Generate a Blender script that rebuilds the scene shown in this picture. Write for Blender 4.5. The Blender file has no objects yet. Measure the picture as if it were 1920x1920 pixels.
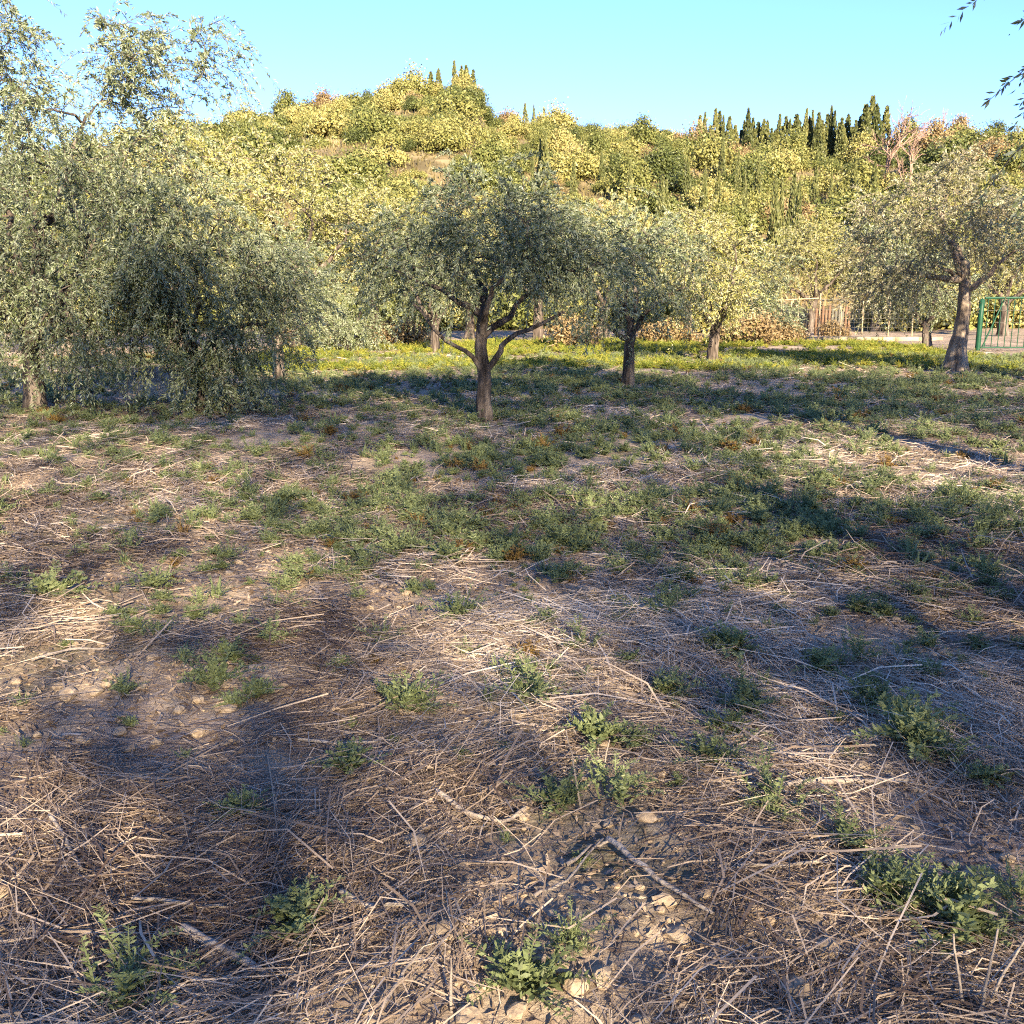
import bpy, math, random
import numpy as np
from mathutils import Vector

# ------------------------------------------------------------------ camera, sky, sun, exposure
scene = bpy.context.scene
col = scene.collection
CAM_H, PITCH = 1.55, math.radians(11.9)
cam_d = bpy.data.cameras.new('camera'); cam_d.sensor_width = 36; cam_d.lens = 36
cam_d.clip_start = 0.05; cam_d.clip_end = 3000
cam = bpy.data.objects.new('camera', cam_d); col.objects.link(cam)
cam.location = (0, 0, CAM_H); cam.rotation_euler = (math.pi / 2 - PITCH, 0, 0)
scene.camera = cam

SUN_EL, SUN_AZ = math.radians(21.0), math.radians(16.0)      # sun stands behind the camera, a little to its right
SUN_DIR = Vector((math.sin(SUN_AZ) * math.cos(SUN_EL), -math.cos(SUN_AZ) * math.cos(SUN_EL), math.sin(SUN_EL)))
world = bpy.data.worlds.new('World'); scene.world = world; world.use_nodes = True
wn = world.node_tree.nodes; wl = world.node_tree.links; wn.clear()
sky = wn.new('ShaderNodeTexSky'); sky.sky_type = 'NISHITA'; sky.sun_disc = False
sky.sun_elevation = SUN_EL; sky.sun_rotation = math.pi - SUN_AZ
sky.air_density = 1.0; sky.dust_density = 0.0; sky.ozone_density = 7.5; sky.altitude = 0
bg = wn.new('ShaderNodeBackground'); bg.inputs['Strength'].default_value = 0.088
wo = wn.new('ShaderNodeOutputWorld')
tint = wn.new('ShaderNodeMix'); tint.data_type = 'RGBA'; tint.blend_type = 'MULTIPLY'; tint.inputs['Factor'].default_value = 1.0; tint.inputs['B'].default_value = (1.0, .86, .98, 1)   # white balance of the camera
wl.new(sky.outputs[0], tint.inputs['A']); wl.new(tint.outputs['Result'], bg.inputs[0]); wl.new(bg.outputs[0], wo.inputs[0])
sun_d = bpy.data.lights.new('sun', 'SUN'); sun_d.energy = 5.0; sun_d.angle = math.radians(0.8); sun_d.color = (1.0, 0.83, 0.60)
sun = bpy.data.objects.new('sun', sun_d); col.objects.link(sun)
sun.rotation_euler = SUN_DIR.to_track_quat('Z', 'Y').to_euler()
scene.view_settings.view_transform = 'Standard'; scene.view_settings.look = 'None'
scene.view_settings.exposure = 2.2; scene.view_settings.gamma = 1.0; scene.view_settings.use_curve_mapping = False
cy = scene.cycles
cy.max_bounces = 4; cy.diffuse_bounces = 3; cy.glossy_bounces = 1; cy.transmission_bounces = 2; cy.transparent_max_bounces = 4
cy.caustics_reflective = False; cy.caustics_refractive = False
cy.use_adaptive_sampling = True; cy.adaptive_threshold = 0.025; cy.use_denoising = False; cy.filter_width = 1.1

rng = np.random.default_rng(7)
random.seed(7)

# ------------------------------------------------------------------ helpers
_lat = np.random.default_rng(99).random((256, 256))
def vnoise(x, y):
    x = np.asarray(x, float); y = np.asarray(y, float)
    xi = np.floor(x).astype(int); yi = np.floor(y).astype(int); fx = x - xi; fy = y - yi
    fx = fx * fx * (3 - 2 * fx); fy = fy * fy * (3 - 2 * fy)
    a = _lat[xi & 255, yi & 255]; b = _lat[(xi + 1) & 255, yi & 255]; c = _lat[xi & 255, (yi + 1) & 255]; d = _lat[(xi + 1) & 255, (yi + 1) & 255]
    return (a * (1 - fx) + b * fx) * (1 - fy) + (c * (1 - fx) + d * fx) * fy
def fbm(x, y, o=4):
    s = 0; a = 0.5; 
    for k in range(o):
        s = s + a * vnoise(np.asarray(x) * 2 ** k + 17.3 * k, np.asarray(y) * 2 ** k + 9.1 * k); a *= 0.5
    return s / (1 - 0.5 ** o)

def gz(x, y):
    x = np.asarray(x, float); y = np.asarray(y, float)
    r = np.hypot(x, y)
    z = 0.16 * (fbm(x * .16 + 3, y * .16 + 5, 2) - .5) * np.clip(r / 6, .3, 1)
    z = z + 0.085 * (fbm(x * 1.3, y * 1.3, 2) - .5) + 0.05 * (fbm(x * 5 + 40, y * 5, 2) - .5) * np.clip(14 / np.maximum(r, 1), 0, 1)
    return z

def ray(px, py):
    u = (px - 960) / 1920; v = (960 - py) / 1920
    c, s = math.cos(PITCH), math.sin(PITCH)
    return u, c + v * s, -s + v * c
def ground_at(px, py):
    dx, dy, dz = ray(px, py); t = -CAM_H / dz
    for _ in range(3):
        t = (float(gz(dx * t, dy * t)) - CAM_H) / dz
    return dx * t, dy * t
def at_depth(px, py, Y):
    dx, dy, dz = ray(px, py); t = Y / dy
    return dx * t, Y, CAM_H + dz * t

def mesh_np(name, V, quads=None, tris=None, var=None, smooth=False):
    V = np.asarray(V, np.float32).reshape(-1, 3)
    q = np.zeros((0, 4), np.int32) if quads is None else np.asarray(quads, np.int32).reshape(-1, 4)
    t = np.zeros((0, 3), np.int32) if tris is None else np.asarray(tris, np.int32).reshape(-1, 3)
    me = bpy.data.meshes.new(name)
    me.vertices.add(len(V)); me.vertices.foreach_set('co', V.ravel())
    loops = np.concatenate([q.ravel(), t.ravel()])
    me.loops.add(len(loops)); me.loops.foreach_set('vertex_index', loops)
    n = len(q) + len(t)
    me.polygons.add(n)
    start = np.concatenate([np.arange(len(q)) * 4, len(q) * 4 + np.arange(len(t)) * 3]).astype(np.int32)
    me.polygons.foreach_set('loop_start', start)
    if smooth: me.polygons.foreach_set('use_smooth', np.ones(n, bool))
    me.update(calc_edges=True)
    if var is not None:
        a = me.attributes.new('var', 'FLOAT', 'POINT'); a.data.foreach_set('value', np.asarray(var, np.float32).ravel())
    return me

class MB:
    """collects vertices, quads and triangles of one mesh"""
    def __init__(s): s.V = []; s.Q = []; s.T = []; s.var = []; s.n = 0
    def add(s, V, Q=None, T=None, var=0.5):
        V = np.asarray(V, float).reshape(-1, 3)
        if Q is not None: s.Q.append(np.asarray(Q, int).reshape(-1, 4) + s.n)
        if T is not None: s.T.append(np.asarray(T, int).reshape(-1, 3) + s.n)
        s.V.append(V); s.var.append(np.broadcast_to(np.asarray(var, float).ravel(), (len(V),)) if np.ndim(var) else np.full(len(V), var)); s.n += len(V)
    def mesh(s, name, smooth=False):
        return mesh_np(name, np.concatenate(s.V), np.concatenate(s.Q) if s.Q else None, np.concatenate(s.T) if s.T else None, np.concatenate(s.var), smooth)

def obj(name, me, mat=None, parent=None, loc=(0, 0, 0), rz=0.0, sc=None):
    o = bpy.data.objects.new(name, me); col.objects.link(o)
    if me is not None and mat is not None and len(me.materials) == 0: me.materials.append(mat)
    o.parent = parent; o.location = loc; o.rotation_euler = (0, 0, rz)
    if sc is not None: o.scale = (sc, sc, sc) if np.isscalar(sc) else sc
    return o
def tag(o, label, cat, group=None):
    o['label'] = label; o['category'] = cat
    if group: o['group'] = group
    return o
def kind(o, k, label=None, cat=None):
    o['kind'] = k
    if label: o['label'] = label
    if cat: o['category'] = cat
    return o

def norm(v): return v / np.maximum(np.linalg.norm(v, axis=-1, keepdims=True), 1e-9)
def perp(d, r):
    a = norm(r.normal(size=d.shape)); a = a - (a * d).sum(-1, keepdims=True) * d
    return norm(a)

def tube(mb, P, R, sides=6, var=0.5, flute=0.0, r=None, cap=True):
    """a tapering tube along points P with radii R"""
    P = np.asarray(P, float); R = np.asarray(R, float); K = len(P)
    T = np.gradient(P, axis=0); T = norm(T)
    ref = np.array([1., 0, 0]) if abs(T[0, 0]) < .9 else np.array([0, 1., 0])
    A = norm(np.cross(T, ref)); B = np.cross(T, A)
    an = np.arange(sides) / sides * 2 * math.pi
    rad = np.repeat(R[:, None], sides, 1)
    if flute > 0:
        ph = r.random(3) * 6
        zz = np.linspace(0, 1, K)[:, None]
        rad = rad * (1 + flute * (np.sin(3 * an + ph[0] + 2 * zz) * .5 + np.sin(5 * an + ph[1] - 3 * zz) * .35 + np.sin(9 * an + ph[2] + 5 * zz) * .2) + flute * .5 * (r.random((K, sides)) - .5))
    V = P[:, None, :] + rad[..., None] * (np.cos(an)[None, :, None] * A[:, None, :] + np.sin(an)[None, :, None] * B[:, None, :])
    i = np.arange(K - 1)[:, None] * sides; j = np.arange(sides)[None, :]; j2 = (j + 1) % sides
    Q = np.stack([i + j, i + j2, i + sides + j2, i + sides + j], -1).reshape(-1, 4)
    V = V.reshape(-1, 3); Tt = None
    if cap:
        V = np.vstack([V, P[-1] + T[-1] * R[-1] * .6]); b = (K - 1) * sides
        Tt = [(b + k, b + (k + 1) % sides, K * sides) for k in range(sides)]
    mb.add(V, Q, Tt, var)

def leaves(O, D, L, per, ll, lw, droop, r, cvar, spread=.58):
    """olive leaves along twigs: O origins, D directions, L lengths; returns V, Q, var"""
    n = len(O); idx = np.repeat(np.arange(n), per)
    s = r.random(len(idx)) ** .8
    o, d, l = O[idx], D[idx], L[idx][:, None]; s1 = s[:, None]
    dn = np.array([0, 0, -1.])
    p = o + d * l * s1 + dn * (s1 ** 2) * l * droop
    tg = norm(d + dn * 2 * s1 * droop)
    ld = norm(tg * .65 + perp(tg, r) * spread)
    w = perp(ld, r)
    le = (ll * (.7 + .6 * r.random(len(idx))))[:, None]; wi = le * lw
    mid = p + ld * le * .5
    V = np.stack([p, mid + w * wi, p + ld * le, mid - w * wi], 1).reshape(-1, 3)
    Q = np.arange(len(idx) * 4).reshape(-1, 4)
    v = np.clip(cvar[idx] + .22 * (r.random(len(idx)) - .5), 0, 1)
    return V, Q, np.repeat(v, 4)

def gn_scatter(name, P, RZ, S, I, sources, label, cat):
    """one object of kind stuff whose points carry instances of the source objects' meshes"""
    P = np.asarray(P, np.float32).reshape(-1, 3); n = len(P)
    me = bpy.data.meshes.new(name); me.vertices.add(n); me.vertices.foreach_set('co', P.ravel())
    rot = np.zeros((n, 3), np.float32); rot[:, 2] = RZ; rot[:, :2] = (np.random.default_rng(n).random((n, 2)) - .5) * .25
    a = me.attributes.new('rot', 'FLOAT_VECTOR', 'POINT'); a.data.foreach_set('vector', rot.ravel())
    sc = np.asarray(S, np.float32); sc = np.repeat(sc[:, None], 3, 1) if sc.ndim == 1 else sc
    a = me.attributes.new('scl', 'FLOAT_VECTOR', 'POINT'); a.data.foreach_set('vector', np.ascontiguousarray(sc, np.float32).ravel())
    a = me.attributes.new('pick', 'INT', 'POINT'); a.data.foreach_set('value', np.asarray(I, np.int32))
    g = bpy.data.node_groups.new(name + '_scatter', 'GeometryNodeTree')
    g.interface.new_socket('Geometry', in_out='INPUT', socket_type='NodeSocketGeometry'); g.interface.new_socket('Geometry', in_out='OUTPUT', socket_type='NodeSocketGeometry')
    N, L = g.nodes, g.links; gi = N.new('NodeGroupInput'); go = N.new('NodeGroupOutput'); jn = N.new('GeometryNodeJoinGeometry')
    for o in sources:
        q = N.new('GeometryNodeObjectInfo'); q.transform_space = 'ORIGINAL'; q.inputs['Object'].default_value = o; q.inputs['As Instance'].default_value = True
        L.new(q.outputs['Geometry'], jn.inputs[0])
    ip = N.new('GeometryNodeInstanceOnPoints'); ip.inputs['Pick Instance'].default_value = True
    def attr(nm, t):
        q = N.new('GeometryNodeInputNamedAttribute'); q.data_type = t; q.inputs['Name'].default_value = nm; return q.outputs['Attribute']
    er = N.new('FunctionNodeEulerToRotation'); L.new(attr('rot', 'FLOAT_VECTOR'), er.inputs[0])
    L.new(gi.outputs[0], ip.inputs['Points']); L.new(jn.outputs[0], ip.inputs['Instance']); L.new(attr('pick', 'INT'), ip.inputs['Instance Index'])
    L.new(er.outputs[0], ip.inputs['Rotation']); L.new(attr('scl', 'FLOAT_VECTOR'), ip.inputs['Scale']); L.new(ip.outputs[0], go.inputs[0])
    o = obj(name, me); md = o.modifiers.new('scatter', 'NODES'); md.node_group = g
    return kind(o, 'stuff', label, cat)

# ------------------------------------------------------------------ materials
def new_mat(name):
    m = bpy.data.materials.new(name); m.use_nodes = True
    nt = m.node_tree; nt.nodes.clear()
    return m, nt.nodes, nt.links
def ramp(nodes, stops):
    n = nodes.new('ShaderNodeValToRGB'); e = n.color_ramp.elements
    while len(e) < len(stops): e.new(.5)
    for k, (p, c) in enumerate(stops): e[k].position = p; e[k].color = (*c, 1)
    return n
def leaf_mat(name, stops, back=None, trans=.3, rough=.5, spec=.3, objvar=0.0):
    m, N, Lk = new_mat(name)
    at = N.new('ShaderNodeAttribute'); at.attribute_name = 'var'
    src = at.outputs['Fac']
    if objvar > 0:
        oi = N.new('ShaderNodeObjectInfo'); ma = N.new('ShaderNodeMath'); ma.operation = 'MULTIPLY_ADD'
        ma.inputs[1].default_value = objvar; ma.inputs[2].default_value = -objvar * .5
        Lk.new(oi.outputs['Random'], ma.inputs[0]); ad = N.new('ShaderNodeMath'); ad.operation = 'ADD'
        Lk.new(src, ad.inputs[0]); Lk.new(ma.outputs[0], ad.inputs[1]); src = ad.outputs[0]
    rp = ramp(N, stops); Lk.new(src, rp.inputs[0]); c = rp.outputs[0]
    if back:
        ge = N.new('ShaderNodeNewGeometry'); mx = N.new('ShaderNodeMix'); mx.data_type = 'RGBA'
        Lk.new(ge.outputs['Backfacing'], mx.inputs['Factor']); Lk.new(c, mx.inputs['A']); mx.inputs['B'].default_value = (*back, 1); c = mx.outputs['Result']
    b = N.new('ShaderNodeBsdfPrincipled'); Lk.new(c, b.inputs['Base Color']); b.inputs['Roughness'].default_value = rough
    b.inputs['Specular IOR Level'].default_value = spec
    t = N.new('ShaderNodeBsdfTranslucent'); Lk.new(c, t.inputs['Color'])
    ms = N.new('ShaderNodeMixShader'); ms.inputs[0].default_value = trans
    o = N.new('ShaderNodeOutputMaterial')
    Lk.new(b.outputs[0], ms.inputs[1]); Lk.new(t.outputs[0], ms.inputs[2]); Lk.new(ms.outputs[0], o.inputs[0])
    return m
def noise_mat(name, stops, scale=6.0, detail=6, stretch=(1, 1, 1), bump=.4, bscale=20, rough=.9, coords='Object', usevar=0.0):
    m, N, Lk = new_mat(name)
    tc = N.new('ShaderNodeTexCoord'); mp = N.new('ShaderNodeMapping'); mp.inputs['Scale'].default_value = stretch
    Lk.new(tc.outputs[coords], mp.inputs[0])
    n1 = N.new('ShaderNodeTexNoise'); n1.inputs['Scale'].default_value = scale; n1.inputs['Detail'].default_value = detail; n1.inputs['Roughness'].default_value = .65
    Lk.new(mp.outputs[0], n1.inputs['Vector']); src = n1.outputs['Fac']
    if usevar > 0:
        at = N.new('ShaderNodeAttribute'); at.attribute_name = 'var'; mm = N.new('ShaderNodeMix'); mm.inputs['Factor'].default_value = usevar
        Lk.new(src, mm.inputs['A']); Lk.new(at.outputs['Fac'], mm.inputs['B']); src = mm.outputs['Result']
    rp = ramp(N, stops); Lk.new(src, rp.inputs[0])
    n2 = N.new('ShaderNodeTexNoise'); n2.inputs['Scale'].default_value = bscale; n2.inputs['Detail'].default_value = 4
    Lk.new(mp.outputs[0], n2.inputs['Vector'])
    bp = N.new('ShaderNodeBump'); bp.inputs['Strength'].default_value = bump; bp.inputs['Distance'].default_value = .03
    Lk.new(n2.outputs['Fac'], bp.inputs['Height'])
    b = N.new('ShaderNodeBsdfPrincipled'); b.inputs['Roughness'].default_value = rough; b.inputs['Specular IOR Level'].default_value = .2
    Lk.new(rp.outputs[0], b.inputs['Base Color']); Lk.new(bp.outputs[0], b.inputs['Normal'])
    o = N.new('ShaderNodeOutputMaterial'); Lk.new(b.outputs[0], o.inputs[0])
    return m

M = {}
M['olive'] = leaf_mat('olive_leaf', [(0, (.052, .072, .028)), (.45, (.135, .166, .066)), (1, (.270, .285, .115))], back=(.28, .31, .195), trans=.28, spec=.45)
M['olive_sunlit_yellow'] = leaf_mat('olive_leaf_sunlit_yellow', [(0, (.120, .135, .028)), (.45, (.28, .275, .068)), (1, (.45, .41, .13))], back=(.41, .39, .20), trans=.3, spec=.4)  # sunlit copy of the olive leaf: the sun's yellow is put into the colour
M['olive_sunlit_tan'] = leaf_mat('olive_leaf_sunlit_tan', [(0, (.085, .088, .034)), (.45, (.20, .195, .080)), (1, (.36, .32, .14))], back=(.36, .34, .22), trans=.3, spec=.4)  # lighter olive leaf, with sunlight on the right-hand crown put into its colour
M['shrub'] = leaf_mat('shrub_leaf', [(0, (.045, .060, .017)), (.35, (.130, .148, .040)), (.7, (.25, .235, .070)), (1, (.42, .36, .135))], trans=.2, objvar=.75)
M['dry_shrub'] = leaf_mat('dry_shrub_leaf', [(0, (.11, .075, .035)), (.5, (.26, .185, .085)), (1, (.38, .29, .145))], trans=.2, objvar=.3)
M['cypress'] = leaf_mat('cypress_leaf', [(0, (.034, .046, .015)), (.5, (.105, .115, .038)), (1, (.22, .205, .065))], trans=.1, objvar=.5)
M['bark'] = noise_mat('olive_bark', [(.36, (.022, .017, .013)), (.5, (.085, .066, .052)), (.70, (.21, .175, .14))], scale=9, stretch=(1, 1, .22), bump=1.0, bscale=16)
M['bark_sunlit'] = noise_mat('sunlit_bark', [(.34, (.06, .045, .034)), (.5, (.20, .155, .115)), (.70, (.36, .29, .215))], scale=9, stretch=(1, 1, .25), bump=1.0, bscale=16)  # lighter copy of the bark; sunlight on the flared trunk is painted in
M['bark_pale'] = noise_mat('pale_bark', [(.3, (.15, .095, .07)), (.55, (.29, .19, .14)), (.75, (.40, .28, .21))], scale=9, stretch=(1, 1, .3), bump=.6, bscale=20)
M['weed'] = leaf_mat('weed_leaf', [(0, (.090, .110, .048)), (.5, (.185, .225, .095)), (1, (.30, .33, .15))], trans=.35, objvar=.35)
M['weed_sunlit'] = leaf_mat('sunlit_weed_leaf', [(0, (.085, .13, .020)), (.5, (.22, .25, .038)), (1, (.42, .36, .060))], trans=.35, objvar=.6)  # green weed leaf with the sun's yellow put into its colour
M['weed_dry'] = leaf_mat('rusty_weed_leaf', [(0, (.09, .055, .02)), (.5, (.20, .125, .035)), (1, (.30, .20, .06))], trans=.3, objvar=.3)
M['straw'] = leaf_mat('straw', [(0, (.075, .050, .036)), (.35, (.25, .185, .130)), (.7, (.48, .38, .28)), (1, (.68, .57, .44))], trans=.1, rough=.6, spec=.3)
M['stick'] = noise_mat('dry_stick', [(.3, (.17, .135, .11)), (.55, (.33, .28, .23)), (.8, (.47, .41, .34))], scale=14, stretch=(1, 1, 1), bump=.5, bscale=40)
M['clod'] = noise_mat('earth_clod', [(.3, (.24, .175, .115)), (.55, (.36, .28, .19)), (.8, (.48, .385, .28))], scale=.9, detail=3, bump=.25, bscale=2.2)
M['wood'] = noise_mat('weathered_board', [(.3, (.075, .043, .026)), (.55, (.145, .085, .050)), (.8, (.22, .14, .085))], scale=5, stretch=(4, 4, .5), bump=.3)
M['grey_board'] = noise_mat('grey_board', [(.3, (.07, .07, .055)), (.6, (.125, .115, .09)), (.8, (.18, .16, .125))], scale=5, stretch=(4, 4, .5), bump=.3)
M['post'] = noise_mat('pale_post', [(.3, (.26, .19, .11)), (.6, (.40, .31, .19)), (.8, (.50, .40, .26))], scale=8, bump=.2)
M['wire'] = noise_mat('galvanised_wire', [(.3, (.07, .065, .055)), (.7, (.13, .12, .10))], scale=8, bump=0.0, rough=.5)
M['green_paint'] = noise_mat('green_paint', [(.3, (.006, .040, .020)), (.7, (.014, .070, .036))], scale=6, bump=.1, rough=.45)
M['concrete'] = noise_mat('concrete', [(.3, (.24, .185, .11)), (.6, (.36, .29, .18)), (.8, (.44, .36, .24))], scale=4, bump=.4)

def ground_mat():
    m, N, Lk = new_mat('field_ground')
    tc = N.new('ShaderNodeTexCoord')
    def nz(scale, detail, st=(1, 1, 1), rot=0):
        mp = N.new('ShaderNodeMapping'); mp.inputs['Scale'].default_value = st; mp.inputs['Rotation'].default_value = (0, 0, rot)
        Lk.new(tc.outputs['Object'], mp.inputs[0]); n = N.new('ShaderNodeTexNoise'); n.inputs['Scale'].default_value = scale
        n.inputs['Detail'].default_value = detail; n.inputs['Roughness'].default_value = .7; Lk.new(mp.outputs[0], n.inputs['Vector']); return n
    soil = ramp(N, [(.3, (.22, .160, .105)), (.5, (.38, .295, .205)), (.72, (.54, .44, .32))]); a = nz(3.2, 9); Lk.new(a.outputs[0], soil.inputs[0])
    litter = ramp(N, [(.34, (.070, .048, .038)), (.5, (.27, .20, .155)), (.66, (.50, .395, .31))]); b_ = nz(14, 8, (1, 5, 1), .35); Lk.new(b_.outputs[0], litter.inputs[0])
    c_ = nz(1.1, 5); f = ramp(N, [(.42, (0, 0, 0)), (.58, (1, 1, 1))]); Lk.new(c_.outputs[0], f.inputs[0])
    mx = N.new('ShaderNodeMix'); mx.data_type = 'RGBA'; Lk.new(f.outputs[0], mx.inputs['Factor']); Lk.new(soil.outputs[0], mx.inputs['A']); Lk.new(litter.outputs[0], mx.inputs['B'])
    g = nz(.55, 6); gf = ramp(N, [(.50, (0, 0, 0)), (.68, (.75, .75, .75))]); Lk.new(g.outputs[0], gf.inputs[0])
    mg = N.new('ShaderNodeMix'); mg.data_type = 'RGBA'; Lk.new(gf.outputs[0], mg.inputs['Factor']); Lk.new(mx.outputs['Result'], mg.inputs['A'])
    gr = ramp(N, [(.35, (.05, .07, .022)), (.65, (.15, .155, .06))]); Lk.new(b_.outputs[0], gr.inputs[0]); Lk.new(gr.outputs[0], mg.inputs['B'])
    bp = N.new('ShaderNodeBump'); bp.inputs['Strength'].default_value = .9; bp.inputs['Distance'].default_value = .04
    h = nz(9, 8); Lk.new(h.outputs[0], bp.inputs['Height'])
    b = N.new('ShaderNodeBsdfPrincipled'); b.inputs['Roughness'].default_value = .95; b.inputs['Specular IOR Level'].default_value = .1
    Lk.new(mg.outputs['Result'], b.inputs['Base Color']); Lk.new(bp.outputs[0], b.inputs['Normal'])
    o = N.new('ShaderNodeOutputMaterial'); Lk.new(b.outputs[0], o.inputs[0]); return m
M['ground'] = ground_mat()
M['hill'] = noise_mat('dry_hillside', [(.3, (.05, .040, .020)), (.48, (.12, .095, .046)), (.60, (.28, .215, .115)), (.70, (.50, .42, .27))], scale=.16, detail=9, bump=1.0, bscale=.8)

# ------------------------------------------------------------------ ground and hill
def build_ground():
    R = [0.35]
    while R[-1] < 1500: R.append(R[-1] * (1.012 if R[-1] < 6 else 1.02 if R[-1] < 40 else 1.06))
    R = np.array(R)
    fine = np.radians(np.linspace(-42, 42, 300)); coarse = np.radians(np.linspace(42, 318, 92)[1:-1])
    A = np.concatenate([fine, coarse]); n = len(A)
    X = R[:, None] * np.sin(A); Y = R[:, None] * np.cos(A)
    V = np.stack([X, Y, gz(X, Y)], -1).reshape(-1, 3)
    i = np.arange(len(R) - 1)[:, None] * n; j = np.arange(n)[None]; j2 = (j + 1) % n
    Q = np.stack([i + j2, i + j, i + n + j, i + n + j2], -1).reshape(-1, 4)
    V = np.vstack([V, [0, 0, float(gz(0, 0))]]); c = len(V) - 1
    T = [(c, k, (k + 1) % n) for k in range(n)]
    T = [(c, b, a) for c, a, b in T]
    o = obj('ground', mesh_np('ground', V, Q, T, smooth=True), M['ground']); kind(o, 'structure')
build_ground()

CREST_D, FOOT_D = 150.0, 52.0
_cp = [(-900, 360), (-300, 330), (0, 318), (130, 300), (300, 262), (430, 240), (520, 240), (620, 222), (700, 216), (760, 200), (830, 192), (888, 196), (916, 246), (980, 250), (1100, 256), (1250, 268), (1310, 288), (1450, 305), (1600, 306), (1700, 290), (1750, 276), (1850, 270), (1920, 265), (2300, 270), (2900, 310)]
_az = [at_depth(px, py, CREST_D)[0] / CREST_D for px, py in _cp]; _cz = [at_depth(px, py, CREST_D)[2] for px, py in _cp]
def hz(x, y):
    x = np.asarray(x, float); y = np.asarray(y, float)
    c = np.interp(x / np.maximum(y, 1), _az, _cz)
    s = (y - FOOT_D) / (CREST_D - FOOT_D)
    p = np.where(s < 1, np.clip(s, -.1, 1) * 1.25 - .25 * np.clip(s, 0, 1) ** 2 * np.sign(s), 1 - (s - 1) * .22 - (s - 1) ** 2 * .1)
    return c * p + 2.2 * (fbm(x * .06 + 5, y * .06, 3) - .5) * np.clip(s * 4, 0, 1) * np.clip((1.15 - s) * 6, .25, 1)
def build_hill():
    xs = np.linspace(-230, 230, 260); ys = np.concatenate([np.linspace(FOOT_D - 5, 165, 120), np.linspace(170, 260, 16)])
    X, Y = np.meshgrid(xs, ys); V = np.stack([X, Y, hz(X, Y)], -1).reshape(-1, 3)
    n = len(xs); i = np.arange(len(ys) - 1)[:, None] * n; j = np.arange(n - 1)[None]
    Q = np.stack([i + j, i + j + 1, i + n + j + 1, i + n + j], -1).reshape(-1, 4)
    o = obj('hillside', mesh_np('hillside', V, Q, smooth=True), M['hill']); kind(o, 'structure')
build_hill()

# ------------------------------------------------------------------ olive trees
def limb_path(a, b, n, wob, r, sag=.0):
    a = np.array(a, float); b = np.array(b, float); t = np.linspace(0, 1, n)[:, None]
    P = a + (b - a) * t; L = np.linalg.norm(b - a)
    w = np.cumsum(r.normal(size=(n, 3)) * wob * L / n ** .5, 0); w -= w[:1]; w -= t * w[-1:]
    P = P + w; P[:, 2] += sag * L * (t[:, 0] * (1 - t[:, 0])) * 4
    return P

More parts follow.
